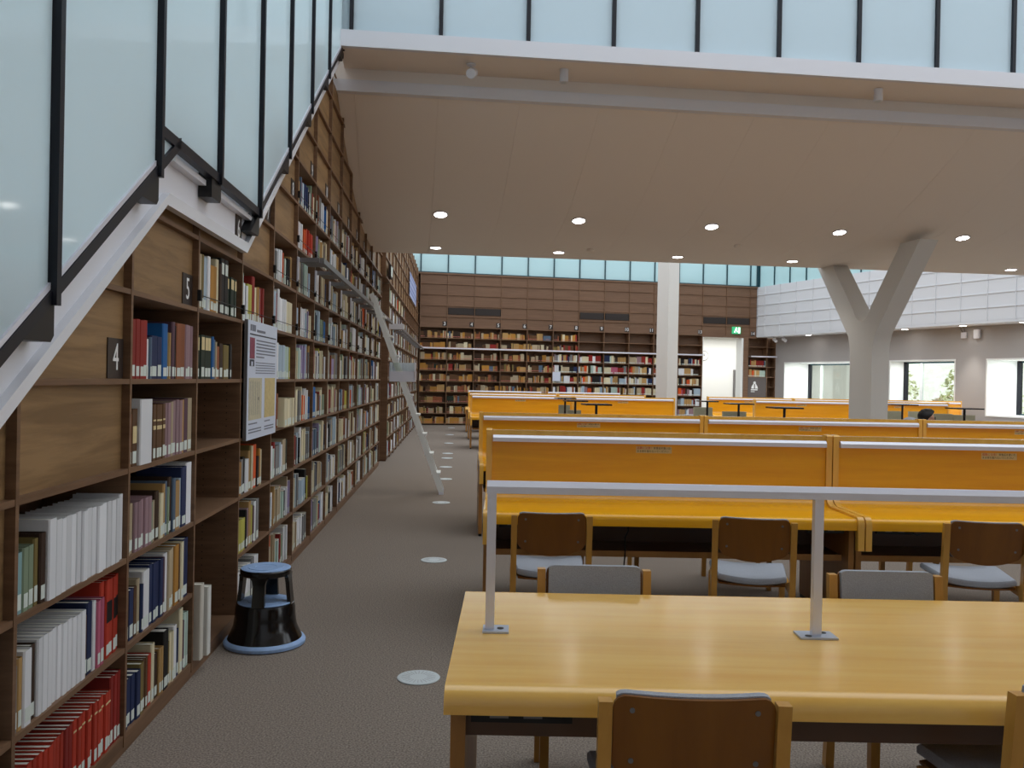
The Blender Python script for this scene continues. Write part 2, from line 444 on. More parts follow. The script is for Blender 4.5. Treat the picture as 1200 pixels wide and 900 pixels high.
# ladder rail on brackets
RAILZ = 2.455
rl = empty('ladder_rail', *LW, label='grey ladder rail on brackets along the upper shelves of the long bookcase', cat='rail')
box('rail_bar', 'rail_grey', rl, .17, .205, SU(6) + .06, SU(15) - .05, RAILZ, RAILZ + .045)
for k in range(6, 15):
    s = SU(k)
    box('bracket_arm', 'rail_grey', rl, .0, .17, s + .03, s + .065, RAILZ + .005, RAILZ + .04)
    box('bracket_plate', 'aluminium', rl, .0, .012, s - .02, s + .03, RAILZ - .16, RAILZ + .04)
    if k < 14: box('bracket_cover', 'rail_grey', rl, .02, .168, s + .07, s + .42, RAILZ + .012, RAILZ + .022)

# end niche + second bookcase wing
S2 = 16.16
wg = empty('far_wing_bookcase', *LW, label='walnut bookcase wing standing beyond the ladder up to the back wall', cat='bookcase')
N2 = .06
box('end_panel', 'walnut', wg, -.33, N2, S2 - .03, S2, .03, 3.25)
box('end_plinth', 'walnut_inside', wg, -.33, N2 - .01, S2 - .025, S2, 0, .03)
NW = 14.3
NW = 14
for k in range(1, NW + 1): box('upright', 'walnut', wg, -.33, N2, S2 + BAY * k - .0105, S2 + BAY * k + .0105, 0, 3.25)
for b in range(NW):
    a = S2 + BAY * b
    for l in range(0, 9):
        z = ZL(l) if l else .06
        box('shelf', 'walnut', wg, -.33, N2 - .002, a + .0105, a + BAY - .0105, z - .0105, z + .0105)
box('header', 'walnut', wg, -.33, N2 + .01, SU(15) - .01, S2 + NW * BAY + .01, ZL(9) - .012, ZL(9) + .012)
up = MB()                                             # small far panels over the wing: joined
for b in range(-1, NW):
    a = S2 + BAY * b
    up.box(-.05, N2, a - .0105, a + .0105, 3.27, 5.04)
for l in range(10, 14): up.box(-.05, N2 - .001, SU(15), S2 + NW * BAY, ZL(l) - .0105, ZL(l) + .0105)
up.build('upper_grid', 'walnut', wg, kind='stuff')
for l in range(9, 14):
    z1 = min(ZL(l + 1) - .011, 5.04)
    for b in range(-1, NW):
        a = S2 + BAY * b
        box('panel', 'walnut_panel', wg, -.05, N2 - .03, a + .011, a + BAY - .011, ZL(l) + .012, z1)
wr = empty('wing_ladder_rail', *LW, label='grey ladder rail with white end bracket on the far bookcase wing', cat='rail')
box('rail_bar', 'rail_grey', wr, N2 + .17, N2 + .205, S2 + .05, S2 + 12.3, RAILZ, RAILZ + .045)
for k in range(0, 13, 1): box('bracket_arm', 'rail_grey', wr, N2, N2 + .17, S2 + .9 * k + .06, S2 + .9 * k + .09, RAILZ + .005, RAILZ + .04)
box('end_bracket', 'white_paint', wr, N2 - .02, N2 + .26, S2 + .0, S2 + .05, RAILZ - .03, RAILZ + .07)
ban = empty('wall_banner', *LW, label='pale blue printed banner hung high on the far bookcase wing', cat='banner')
box('sheet', 'banner_blue', ban, N2 + .002, N2 + .012, 22.9, 26.5, 3.68, 4.30)
for z in (3.78, 3.9, 4.06, 4.2): box('stripe', 'banner_stripe', ban, N2 + .012, N2 + .014, 22.9, 26.5, z, z + .06)
ex = empty('exit_sign', *LW, label='green exit sign seen edge on above the niche between the bookcases', cat='sign')
box('housing', 'vent_dark', ex, N2 + .01, N2 + .05, 15.75, 16.15, 3.33, 3.56)
box('face', 'label_white', ex, N2 + .05, N2 + .053, 15.78, 16.12, 3.36, 3.53)

# number plates on the panels
WORDS = 'zero one two three four five six seven eight nine ten eleven twelve thirteen fourteen fifteen'.split()
def num_plate(b, l, txt, s_off=0, n=None, zc=None, wid=.155, h=.156):
    n = -.0315 if n is None else n
    s1 = SU(b + 1) - .0145 - s_off; zc = ZL(l) + .0105 + .002 + h / 2 if zc is None else zc
    o = empty('number_plate', *LW, label='dark plate with white number %s on the stair-side bookcase' % WORDS[int(txt)], cat='sign')
    box('plate', 'sign_brown', o, n, n + .004, s1 - wid, s1, zc - h / 2, zc + h / 2)
    t = text('numeral', txt, .15, 'sign_white', o, (n + .0045, s1 - wid / 2, zc), (pi / 2, 0, pi / 2))
    t.scale.x = .8 if len(txt) == 1 else .6
num_plate(1, 4, '4'); num_plate(2, 5, '5')
num_plate(3, 6, '6', s_off=.135, n=.0205, zc=2.375, wid=.14, h=.156)
num_plate(4, 7, '7')
num_plate(5, 8, '8')
for i, b in enumerate(range(6, 13)): num_plate(b, 9, str(9 + i))

# ------------------------------------------------------------------ books
BC = {'red': (176, 56, 38), 'deep red': (142, 40, 34), 'white': (224, 225, 228), 'teal': (134, 170, 172), 'sage green': (134, 150, 124), 'olive': (120, 104, 58),
      'brown': (92, 64, 40), 'dark brown': (58, 40, 28), 'navy': (34, 46, 82), 'blue': (28, 92, 152), 'tan': (176, 140, 88), 'ochre': (170, 122, 54),
      'cream': (214, 204, 172), 'mauve': (146, 118, 124), 'beige': (176, 160, 132), 'pink': (178, 92, 116), 'grey': (128, 128, 128), 'slate blue': (84, 102, 122),
      'black': (30, 28, 28), 'dark green': (34, 48, 38), 'mint': (176, 196, 186), 'orange': (206, 84, 36), 'lime': (184, 178, 82), 'pale blue': (168, 186, 200),
      'plum': (86, 60, 72), 'rust': (140, 82, 52), 'lilac': (150, 138, 170)}
def bcol(n, j=.06):
    r, g, b_ = BC[n]; f = 1 + rnd.uniform(-j, j)
    return srgb(min(255, r * f), min(255, g * f), min(255, b_ * f))
RECENT = []
def book_mesh(t, h, d):
    """U-shaped cover (spine towards +x), open at top and fore-edge; spine corners chamfered"""
    b = .0022; c = min(.005, t * .3)
    mb = MB()
    prof = [(-d, 0), (-d, b), (-b, b), (-b, t - b), (-d, t - b), (-d, t), (-c, t), (0, t - c), (0, c), (-c, 0)]
    prof = [(x, y) for x, y in prof]
    k = len(prof)
    for z in (0, h):
        for x, y in prof: mb.v.append((x, y, z))
    for i in range(k):
        j = (i + 1) % k; mb.f.append((i, j, k + j, k + i) if True else None)
    mb.f = [tuple(reversed(f)) for f in mb.f]
    for o_ in (0, k):
        q = [(0, 1, 2, 9), (9, 2, 8), (8, 2, 3, 7), (7, 3, 6), (6, 3, 4, 5)]
        for f in q: mb.f.append(tuple(x + o_ for x in (f if o_ else reversed(f))))
    mb.c = [None] * len(mb.f)
    return mb.mesh('book', 'book_cloth')
PG = {}
def unit_box(m):
    if m not in PG: PG[m] = MB().box(0, 1, 0, 1, 0, 1).mesh(m + '_block', m)
    return PG[m]
N_BOOKS = [0]
def put_book(s, t, h, d, z, n, color, label, group, lab=True, band=None, lean=0):
    o = link('book', book_mesh(t, h, d)); N_BOOKS[0] += 1
    p = wall_pt(n, s, z); o.location = p; o.rotation_euler = (lean, 0, PSI)
    o.color = color; tag(o, label, 'book', group)
    pb = link('page_block', unit_box('paper'), o, (-d + .004, .0024, .003)); pb.scale = (d - .0065, t - .0048, h - .009)
    if lab:
        lb = link('spine_label', unit_box('label_white'), o, (-.0005, t * .16, .012)); lb.scale = (.0011, t * .68, .045 + rnd.uniform(-.006, .006))
    if band:
        for z0, z1, m in band:
            bb = link('spine_band', unit_box(m), o, (-.0005, t * .14, h * z0)); bb.scale = (.0012, t * .72, h * (z1 - z0))
    return o
BAYNAME = {0: 'beside the stair foot', 1: 'bay 4', 2: 'bay 5', 3: 'bay 6', 4: 'bay 7', 5: 'bay 8', 6: 'bay 9'}
SHN = {0: 'bottom shelf', 1: 'second shelf up', 2: 'third shelf up', 3: 'fourth shelf up', 4: 'eye-level shelf', 5: 'sixth shelf up', 6: 'seventh shelf up', 7: 'eighth shelf up', 8: 'ninth shelf up'}
def expand(runs):
    out = []
    for r in runs:
        c, cnt, t, h = r[:4]; opt = r[4] if len(r) > 4 else {}
        for i in range(cnt): out.append((c, t * rnd.uniform(.9, 1.1), h + rnd.uniform(-.003, .003), opt, cnt))
    return out
def fill(b, l, runs, fit=True, start=.012, n=-.014, width=None, flush=False):
    L_ = expand(runs); z = ZL(l) + .0105 if l else .078
    s = SU(b) + .0105 + start; avail = (SU(b + 1) - .0105 - s) if width is None else width
    tot = sum(x[1] for x in L_); k = min(1.35, max(.6, (avail - .004) / tot)) if fit else 1
    for i, (c, t, h, opt, cnt) in enumerate(L_):
        t *= k
        if 'gap' == c: s += t; continue
        if c not in BC: continue
        pv = next((L_[j][0] for j in range(i - 1, -1, -1) if L_[j][0] in BC), None); nx = next((L_[j][0] for j in range(i + 1, len(L_)) if L_[j][0] in BC), None)
        where = '%s of %s' % (SHN[l], BAYNAME[b])
        if cnt >= 3: lb = '%s book in a matching row, %s' % (opt.get('d', c), where); gp = '%s set on the %s' % (c, where)
        else:
            nb = 'between %s and %s' % (pv, nx) if pv and nx else 'next to %s' % (nx or pv)
            lb = '%s book %s, %s' % (opt.get('d', c), nb, where); gp = 'books on the %s' % where
        put_book(s, t - .0008, min(h, .322), opt.get('w', min(.25, h * .72 + rnd.uniform(-.01, .01))), z, n + rnd.uniform(-.006, .004) + opt.get('n', 0), bcol(c), lb, gp, opt.get('lab', True), opt.get('band'))
        s += t
RB = {'d': 'red cloth', 'band': [(.45, .72, 'black')]}
NL = {'lab': False}
fill(0, 1, [('white', 6, .03, .25)], fit=False, start=.66)
fill(1, 0, [('red', 11, .031, .222, {'d': 'short red cloth'}), ('deep red', 2, .03, .226), ('red', 10, .031, .228, {'d': 'red cloth', 'band': [(.80, .83, 'sticker')]}), ('deep red', 3, .034, .268, {'d': 'tall deep red'})], n=-.012)
fill(1, 1, [('grey', 1, .03, .205), ('tan', 1, .03, .22), ('white', 1, .05, .235), ('dark brown', 1, .04, .235), ('white', 10, .038, .245, {'d': 'white paper-jacketed', 'lab': False}), ('brown', 1, .02, .22), ('navy', 1, .045, .262), ('white', 1, .035, .255, NL), ('pink', 2, .035, .25), ('red', 5, .038, .30, dict(RB, d='tall red', n=-.012))], n=-.012)
fill(1, 2, [('teal', 1, .045, .19), ('sage green', 1, .032, .195), ('sage green', 1, .032, .20), ('olive', 1, .03, .215), ('dark brown', 1, .035, .225), ('white', 1, .055, .262, {'d': 'glossy wrapped white', 'lab': False, 'n': .014}), ('white', 13, .04, .25, {'d': 'white paper-jacketed', 'lab': False, 'n': .006}), ('gap', 1, .02, 0), ('white', 1, .035, .262, {'d': 'lone tall white', 'lab': False})], n=-.012)
fill(2, 0, [('navy', 4, .034, .20), ('olive', 1, .03, .215), ('brown', 2, .022, .225), ('red', 1, .03, .222), ('cream', 1, .035, .255), ('dark brown', 1, .03, .2), ('tan', 2, .022, .21), ('black', 1, .05, .27), ('olive', 1, .02, .2), ('cream', 2, .02, .235), ('white', 1, .04, .255), ('navy', 1, .028, .225), ('cream', 1, .04, .31), ('plum', 1, .02, .24), ('mint', 2, .025, .272)], n=-.014)
fill(2, 1, [('dark brown', 1, .04, .205), ('navy', 1, .04, .205), ('brown', 1, .03, .21), ('beige', 1, .025, .235), ('navy', 1, .02, .2), ('white', 1, .055, .25), ('navy', 4, .03, .262), ('plum', 1, .02, .26), ('white', 1, .04, .275), ('beige', 2, .03, .28), ('ochre', 1, .05, .282), ('brown', 1, .02, .28), ('cream', 1, .03, .284), ('navy', 1, .062, .29)], n=-.014)
fill(2, 2, [('beige', 2, .03, .205), ('mauve', 5, .032, .208), ('sage green', 1, .026, .18), ('beige', 1, .022, .18), ('dark brown', 1, .04, .22), ('cream', 1, .034, .2), ('tan', 1, .026, .24), ('slate blue', 1, .02, .245), ('sage green', 1, .02, .22), ('dark brown', 1, .036, .26), ('slate blue', 1, .032, .252), ('tan', 1, .05, .23), ('pale blue', 1, .02, .24), ('navy', 1, .055, .29), ('white', 1, .062, .304, NL)], n=-.014)
fill(2, 3, [('rust', 1, .026, .215), ('brown', 1, .05, .235, {'d': 'brown gold-lettered', 'band': [(.4, .7, 'sticker')]}), ('white', 1, .11, .27, {'d': 'thick plastic-wrapped white', 'lab': False, 'n': .014}), ('brown', 5, .033, .245, {'d': 'brown gold-stamped', 'band': [(.55, .62, 'sticker'), (.7, .73, 'sticker')]}), ('mauve', 2, .035, .25), ('beige', 1, .03, .255), ('mauve', 3, .033, .257), ('tan', 1, .026, .26), ('plum', 1, .05, .262), ('beige', 1, .055, .265)], n=-.014)
fill(2, 4, [('deep red', 4, .04, .245, {'d': 'gold-tooled deep red'}), ('white', 1, .02, .17), ('slate blue', 1, .02, .18), ('navy', 1, .058, .185), ('navy', 1, .05, .188), ('blue', 1, .05, .25, {'d': 'tall bright blue'}), ('olive', 1, .026, .21), ('tan', 1, .02, .21), ('plum', 1, .036, .262), ('black', 1, .014, .25), ('rust', 2, .06, .262), ('mauve', 3, .036, .263)], n=-.014)
fill(3, 4, [('dark green', 4, .05, .225, {'d': 'dark green gilt-topped', 'band': [(.66, .95, 'sticker')]}), ('blue', 1, .03, .225), ('slate blue', 1, .03, .215), ('beige', 1, .02, .2), ('rust', 1, .05, .18), ('dark brown', 1, .05, .2), ('olive', 2, .046, .195), ('black', 1, .026, .2), ('slate blue', 1, .03, .195)], n=-.014, width=.74)
fill(3, 5, [('black', 1, .03, .315), ('beige', 1, .03, .28), ('olive', 1, .03, .285), ('pale blue', 1, .045, .275), ('white', 1, .036, .285), ('ochre', 2, .055, .25), ('cream', 1, .036, .295), ('dark brown', 1, .03, .28), ('black', 2, .055, .315, {'d': 'black white-labelled', 'band': [(.72, .92, 'label_white')]}), ('dark green', 4, .036, .23, {'d': 'dark green gilt-topped', 'band': [(.7, .95, 'sticker')]})], n=-.014, width=.84)
put_book(SU(3) + .03, .055, .385, .25, .078, .03, srgb(206, 200, 188), 'tall off-white box file standing proud in the empty bay 6', None, False)
put_book(SU(3) + .11, .055, .355, .25, .078, .045, srgb(222, 222, 216), 'plastic-wrapped tall white box file in the empty bay 6', None, False)
fill(4, 5, [('mint', 1, .04, .29), ('white', 1, .03, .23), ('navy', 1, .03, .22), ('white', 1, .03, .225), ('lime', 2, .05, .24), ('deep red', 1, .06, .305), ('cream', 1, .035, .235), ('tan', 1, .02, .245), ('ochre', 1, .035, .25), ('grey', 1, .03, .24), ('deep red', 2, .036, .25)], n=-.014, width=.72)
fill(4, 2, [('cream', 1, .02, .17), ('ochre', 1, .04, .205), ('grey', 1, .036, .215), ('black', 1, .05, .225), ('white', 1, .07, .21), ('tan', 1, .03, .255), ('olive', 1, .03, .285), ('cream', 1, .03, .28), ('plum', 1, .02, .2), ('orange', 1, .06, .285, {'d': 'bright orange'}), ('black', 1, .045, .2), ('ochre', 1, .03, .25), ('cream', 1, .03, .24)], n=-.014, width=.72)
fill(4, 1, [('lime', 4, .04, .2, {'d': 'pale yellow'}), ('black', 1, .03, .24), ('mauve', 1, .04, .245), ('tan', 1, .045, .285), ('lime', 1, .03, .25), ('plum', 1, .035, .24), ('white', 1, .04, .26), ('grey', 1, .055, .27)], n=-.014, width=.68)
fill(4, 0, [('white', 6, .06, .235, {'d': 'tall white'}), ('grey', 2, .04, .25), ('white', 2, .045, .25)], n=-.014, width=.6)
fill(5, 5, [('white', 1, .05, .31), ('pale blue', 1, .05, .28), ('cream', 1, .03, .285), ('deep red', 1, .02, .27), ('white', 1, .05, .305), ('white', 4, .05, .245, {'d': 'white'}), ('cream', 3, .06, .24, {'d': 'cream'})], n=-.014, width=.78)
fill(5, 4, [('cream', 3, .04, .235), ('brown', 1, .03, .26), ('white', 2, .04, .265), ('pale blue', 4, .05, .255), ('mint', 3, .05, .25), ('lime', 1, .03, .25)], n=-.014, width=.72)
fill(5, 3, [('pale blue', 1, .05, .27), ('white', 1, .04, .26), ('mint', 1, .04, .27), ('cream', 1, .04, .24), ('rust', 1, .04, .25), ('cream', 4, .07, .21, {'d': 'fat cream', 'n': .05})], n=-.014, width=.80)
fill(5, 2, [('white', 1, .07, .23), ('mint', 1, .05, .21), ('deep red', 1, .04, .25), ('grey', 2, .05, .22), ('pale blue', 1, .04, .24), ('white', 1, .04, .22), ('beige', 2, .05, .25), ('dark green', 1, .04, .24)], n=-.014, width=.72)

# every smaller book further off: one mass
mass = MB()
PAL_L = [('white', 9), ('cream', 8), ('grey', 4), ('beige', 5), ('mint', 3), ('pale blue', 3), ('tan', 2), ('brown', 1.6), ('navy', 2), ('black', 1.2), ('deep red', 1), ('orange', .6), ('sage green', 1.2), ('lilac', 1.2), ('blue', .7), ('rust', 1), ('lime', .7), ('slate blue', 1)]
PAL_OLD = [('tan', 7), ('ochre', 6), ('brown', 5), ('rust', 4), ('beige', 5), ('dark brown', 3), ('olive', 2), ('deep red', 1.4), ('cream', 1.5), ('slate blue', 1), ('dark green', .7)]
PAL_NEW = [('white', 3.5), ('cream', 4), ('deep red', 3), ('pale blue', 2.5), ('tan', 3.5), ('rust', 2), ('mauve', 2), ('navy', 1.5), ('mint', 1.5), ('orange', 1.2), ('black', 2), ('grey', 2), ('dark brown', 2), ('beige', 2), ('pink', 1)]
def pick(pal):
    tot = sum(w_ for _, w_ in pal); x = rnd.uniform(0, tot)
    for c, w_ in pal:
        x -= w_
        if x <= 0: return c
    return pal[-1][0]
LABC = srgb(206, 214, 206); PAPC = srgb(220, 214, 198); PINK = srgb(196, 120, 110)
def mass_row(M, length, z, pal, hmin, hmax, depth, lab=LABC, tmin=.018, tmax=.045, labz=(.012, .05), fillp=.92):
    """books along local +y, spines at local x = 0 facing +x"""
    s = rnd.uniform(0, .03); end = length * rnd.uniform(fillp - .12, min(1, fillp + .06)); prev = None
    while s < end:
        run = rnd.choice((1, 1, 1, 2, 3, 6)); c = pick(pal); t = rnd.uniform(tmin, tmax); h = rnd.uniform(hmin, hmax)
        cc = bcol(c, .08)
        for _ in range(run):
            if s + t > length: break
            n0 = rnd.uniform(-.012, .006)
            hh = h + rnd.uniform(-.004, .004)
            k0 = len(mass.c)
            mass.box(n0 - depth, n0, s, s + t - .0012, z, z + hh, cc, M)
            mass.c[k0 + 1] = PAPC
            if lab and rnd.random() < .9: mass.box(n0 - .002, n0 + .001, s + t * .15, s + t * .82, z + labz[0], z + labz[1], lab, M)
            s += t
        if rnd.random() < .05: s += rnd.uniform(.02, .12)
ML = Matrix.Translation(LW[0]) @ Matrix.Rotation(PSI, 4, 'Z')
for b in range(5, FR):
    for l in range(0, 9):
        if l in PANELS.get(b, ()): continue
        if b == 5 and l in (2, 3, 4, 5): continue
        if b == 5 and l > 6: continue
        z = ZL(l) + .0105 if l else .079
        if b == 6 and l in (7, 8) and True:
            pal = [('orange', 4), ('red', 2), ('cream', 1), ('white', 1)] if l == 7 else PAL_L
        else: pal = PAL_L
        mass_row(ML @ Matrix.Translation((-.02, SU(b) + .012, 0)), BAY - .026, z, pal, .20, .30, .17, fillp=.95)
for b in range(NW):
    for l in range(0, 9):
        if rnd.random() < .06 or (l > 7 and b > 5): continue
        z = ZL(l) + .0105 if l else .072
        mass_row(ML @ Matrix.Translation((N2 - .02, S2 + BAY * b + .012, 0)), BAY - .026, z, PAL_L + [('rust', 4), ('brown', 4)], .20, .29, .17, fillp=.93, tmin=.024, tmax=.05)

# ------------------------------------------------------------------ poster board on bay 7
po = empty('poster_board', *LW, label='white exhibition poster board with two old documents hung on the bookcase', cat='poster')
pn, ps0, ps1, pz0, pz1 = .03, SU(4) + .035, SU(5) + .0, 1.128, 1.87
box('board', 'poster_white', po, pn - .02, pn, ps0, ps1, pz0, pz1)
box('board_edge', 'rail_grey', po, pn - .022, pn - .002, ps0 - .004, ps0, pz0, pz1)
def pbar(m, a, b_, z0, z1, nm='print_line', t=.0015): box(nm, m, po, pn, pn + t, ps0 + a, ps0 + b_, z0, z1)
PW = ps1 - ps0
pbar('poster_text', .06, .10, 1.806, 1.845, 'heading'); pbar('poster_text', .115, .20, 1.806, 1.845, 'heading'); pbar('poster_text', .24, .48, 1.805, 1.82, 'heading')
pbar('poster_dark', .05, PW - .04, 1.781, 1.789, 'rule')
pbar('poster_maroon', .05, .18, 1.633, 1.764, 'picture')
pbar('poster_dark', .05, .17, 1.586, 1.628, 'picture'); pbar('poster_white', .09, .13, 1.588, 1.615, 'picture', .002)
for i in range(6): pbar('poster_text', .23, PW - .06 - (.35 if i == 5 else .0), 1.748 - i * .021, 1.756 - i * .021)
for i in range(5): pbar('poster_text', .22, PW - .06, 1.608 - i * .0165, 1.613 - i * .0165)
pbar('poster_doc1', .04, .40, 1.25, 1.513, 'document'); pbar('poster_doc2', .49, PW - .05, 1.25, 1.513, 'document')
for i in range(6): pbar('poster_text', .07 + .05 * i, .076 + .05 * i, 1.28, 1.49, 'document_line', .002)
pbar('poster_dark', .30, .312, 1.37, 1.39, 'document_line', .0025)
for z_ in (1.222, 1.186, 1.168): pbar('poster_text', .05, .40 - .12 * (z_ > 1.2), z_, z_ + .008); pbar('poster_text', .5, PW - .08 - .12 * (z_ > 1.2), z_, z_ + .008)

# ------------------------------------------------------------------ step stool
st = empty('step_stool', (-1.385, 5.02, 0), R(20), label='black round step stool with pale blue treads on the carpet', cat='step stool')
MB().lathe([(.205, .004), (.226, .006), (.228, .022), (.220, .034), (.207, .038)], 48).build('bumper_ring', 'stool_blue', st, True)
MB().lathe([(.203, .03), (.207, .04), (.19, .075), (.176, .11), (.169, .16), (.166, .215), (.160, .236), (.15, .24)], 48).build('body', 'black_gloss', st, True)
MB().lathe([(.05, .238), (.154, .2405), (.154, .244), (.150, .246), (.1, .2455), (.098, .249), (.06, .249), (.058, .246), (.02, .246)], 48).build('lower_tread', 'stool_blue', st, True)
for i in range(4):
    a = pi / 4 + i * pi / 2 + R(25)
    M_ = Matrix.Rotation(a, 4, 'Z')
    # splayed post, wide at the top where it meets the tread
    mb = MB(); rows = []
    for z, r_, hw in ((.236, .155, .036), (.30, .148, .034), (.36, .142, .034), (.385, .139, .04), (.402, .137, .055)):
        for (rr, yy) in ((r_ - .022, -hw), (r_, -hw), (r_, hw), (r_ - .022, hw)): mb.v.append(tuple(M_ @ Vector((rr, yy, z))))
    for q in range(4):
        for j in range(4):
            k = (j + 1) % 4; mb.f.append((q * 4 + j, q * 4 + k, q * 4 + 4 + k, q * 4 + 4 + j))
    mb.f += [(3, 2, 1, 0), (16, 17, 18, 19)]
    mb.build('post', 'black_gloss', st)
MB().lathe([(.10, .396), (.137, .396), (.142, .402), (.143, .425), (.139, .430), (.12, .431)], 48).build('top_rim', 'black_gloss', st, True)
MB().lathe([(.02, .43), (.138, .431), (.138, .434), (.134, .436), (.1, .4355), (.098, .4385), (.06, .4385), (.058, .436), (.02, .436)], 48).build('upper_tread', 'stool_blue', st, True)

# ------------------------------------------------------------------ floor air outlets
VG = []
def make_vent():
    me1 = MB().lathe([(.02, .001), (.108, .001), (.11, .003), (.108, .006), (.104, .007), (.02, .007)], 40).mesh('disc', 'vent_white', True)
    mb = MB()
    for i in range(24):
        M_ = Matrix.Rotation(2 * pi * i / 24, 4, 'Z')
        mb.box(.045, .088, -.0018, .0018, .0068, .0074, None, M_)
    return me1, mb.mesh('slots', 'beam_grey')
vm, vsl = make_vent()
vpos = [(-.448, 4.482), (-.629, 7.398), (-.846, 10.848), (-.994, 13.405), (-1.119, 15.236), (-1.224, 16.964), (-1.291, 18.034), (-1.475, 20.914), (-1.683, 24.123), (-1.873, 27.557), (.9, 6.9)]
vnote = ['beside the front reading table', 'level with the second desk row', 'near the ladder foot', 'beyond the ladder', 'first of a close trio beyond the ladder', 'middle one of the close trio', 'last of the close trio', 'level with the far desks', 'close to the back bookshelves', 'at the foot of the back bookshelves', 'under the second desk row']
for (x, y), nt in zip(vpos, vnote):
    v = empty('floor_outlet', (x, y, 0), PSI, label='round white floor air outlet ' + nt, cat='air outlet', group='floor air outlets')
    link('grille', vm, v); link('slots', vsl, v)

# ------------------------------------------------------------------ library ladder
la = empty('library_ladder', (0, 0, 0), label='white rolling ladder leaning on the bookcase rail', cat='ladder')
FN = 1.135
def lad(sv, f):                       # f: 0 foot .. 1 rail
    n_ = FN + (.225 - FN) * f; return wall_pt(n_, sv, .03 + (RAILZ + .03 - .03) * f)
s_near, s_far = 11.56, 11.92
for sv in (s_near, s_far):
    a, b_ = lad(sv, 0), lad(sv, 1.06); d = (b_ - a).normalized(); side = Vector((-sin(PSI), cos(PSI), 0)); nrm = d.cross(side).normalized()
    mb = MB(); n0 = 0
    for p in (a, b_):
        for q, r_ in ((-.032, -.013), (.032, -.013), (.032, .013), (-.032, .013)): mb.v.append(tuple(p + nrm * q + side * r_))
    mb.f = [(0, 1, 5, 4), (1, 2, 6, 5), (2, 3, 7, 6), (3, 0, 4, 7), (3, 2, 1, 0), (4, 5, 6, 7)]
    mb.build('stile', 'ladder_paint', la)
    f_ = lad(sv, 0); MB().box(f_.x - .03, f_.x + .03, f_.y - .02, f_.y + .02, 0, .035).build('foot', 'aluminium', la)
for i in range(9):
    f = .10 + i * .105
    a, b_ = lad(s_near, f), lad(s_far, f)
    M_ = Matrix.Rotation(PSI, 4, 'Z')
    MB().box(-.045, .075, -.0, (s_far - s_near), -.012, .012, None, Matrix.Translation(a) @ M_).build('step', 'ladder_paint', la)
c = lad((s_near + s_far) / 2, .60)
bx = MB(); M_ = Matrix.Translation(c) @ Matrix.Rotation(PSI, 4, 'Z')
for q in ((-.16, .17, -.2, .2, -.02, .0), (-.16, -.145, -.2, .2, 0, .235), (.155, .17, -.2, .2, 0, .235), (-.16, .17, -.2, -.185, 0, .11), (-.16, .17, .185, .2, 0, .235)): bx.box(*q, None, M_)
bx.build('tray', 'aluminium', la)
MB().box(-.155, .165, -.204, -.201, .12, .23, None, M_).build('tray_window', 'glass_clear', la)
for sv in (s_near, s_far):
    p = lad(sv, 1.0); q = wall_pt(.19, sv, RAILZ + .05)
    MB().tube([p, q], .012, 6).build('hook', 'rail_grey', la)

# ------------------------------------------------------------------ back wall
MBK = Matrix.Translation(BK[0]) @ Matrix.Rotation(BK[1], 4, 'Z')
ZB0 = 3.24
def ZB(l): return ZB0 + .357 * (l - 9)
def UB(k): return -.03 + .905 * k
wb = empty('wall_back', *BK, kind='structure')
ZTOP = 5.03
box('backing', 'walnut_far', wb, -.6, 9.93, .33, .40, 0, ZTOP)
box('backing', 'walnut_far', wb, 9.93, 12.0, .05, .40, 3.21, ZTOP)
box('backing', 'walnut_far', wb, 11.66, 12.9, .33, .40, 0, 3.24)
box('top_band', 'walnut_far', wb, -.6, 12.0, -.01, .33, ZTOP - .05, ZTOP)
GR = (1, 2, 6, 7, 11, 12)
NBAY = 14
for k in range(NBAY):
    a, e = UB(k) + .0105, min(UB(k + 1) - .0105, 11.98)
    if a > 11.95: break
    for l in range(9, 14):
        z0, z1 = ZB(l) + .011, min(ZB(l + 1) - .011, ZTOP - .05)
        if l == 10 and k in GR:
            box('panel', 'walnut_far', wb, a, e, .025, .05, z0, z0 + .06); box('panel', 'walnut_far', wb, a, e, .025, .05, z1 - .05, z1)
            box('grille_back', 'black', wb, a, e, .045, .05, z0 + .06, z1 - .05)
            box('grille', 'vent_dark', wb, a + .03, e - .03, .0, .03, z0 + .065, z1 - .055)
        else: box('panel', 'walnut_far', wb, a, e, .03, .05, z0, z1)
        box('rail', 'walnut', wb, a, e, .0, .05, ZB(l) - .0105, ZB(l) + .0105)
for k in range(NBAY):
    if UB(k) < 11.98: box('strip', 'walnut', wb, UB(k) - .0105, UB(k) + .0105, -.002, .05, 3.21, ZTOP - .05)
box('pilaster', 'walnut_far', wb, 11.49, 11.665, -.02, .35, 0, 3.22)
box('lintel', 'walnut_far', wb, 9.93, 12.0, -.004, .05, 3.19, 3.25)

bb = empty('back_bookcase', *BK, label='long walnut bookcase filling the back wall below numbered panels', cat='bookcase')
for k in range(0, 12): box('upright', 'walnut', bb, UB(k) - .0105, UB(k) + .0105, 0, .33, 0, 3.23)
for k in range(0, 11):
    for l in range(0, 9):
        z = ZB(l) if l else .05
        box('shelf', 'walnut', bb, UB(k) + .0105, UB(k + 1) - .0105, .001, .33, z - .0105, z + .0105)
for k in range(0, 11):
    for l in range(0, 9):
        z = (ZB(l) if l else .05) + .0106
        M_ = MBK @ Matrix.Translation((UB(k) + .012, .04, 0)) @ Matrix.Rotation(-pi / 2, 4, 'Z')
        if k < 5 or (k == 5 and l > 6): mass_row(M_, .88, z, PAL_OLD, .15, .24, .15, PINK, .02, .045, (.03, .05), .98)
        elif l < 7: mass_row(M_, .88, z, PAL_NEW, .19, .27, .16, LABC, .022, .05, (.012, .05), .98)
ba = empty('end_bookcase', *BK, label='narrow walnut shelf unit marked 14 beside the bright doorway', cat='bookcase')
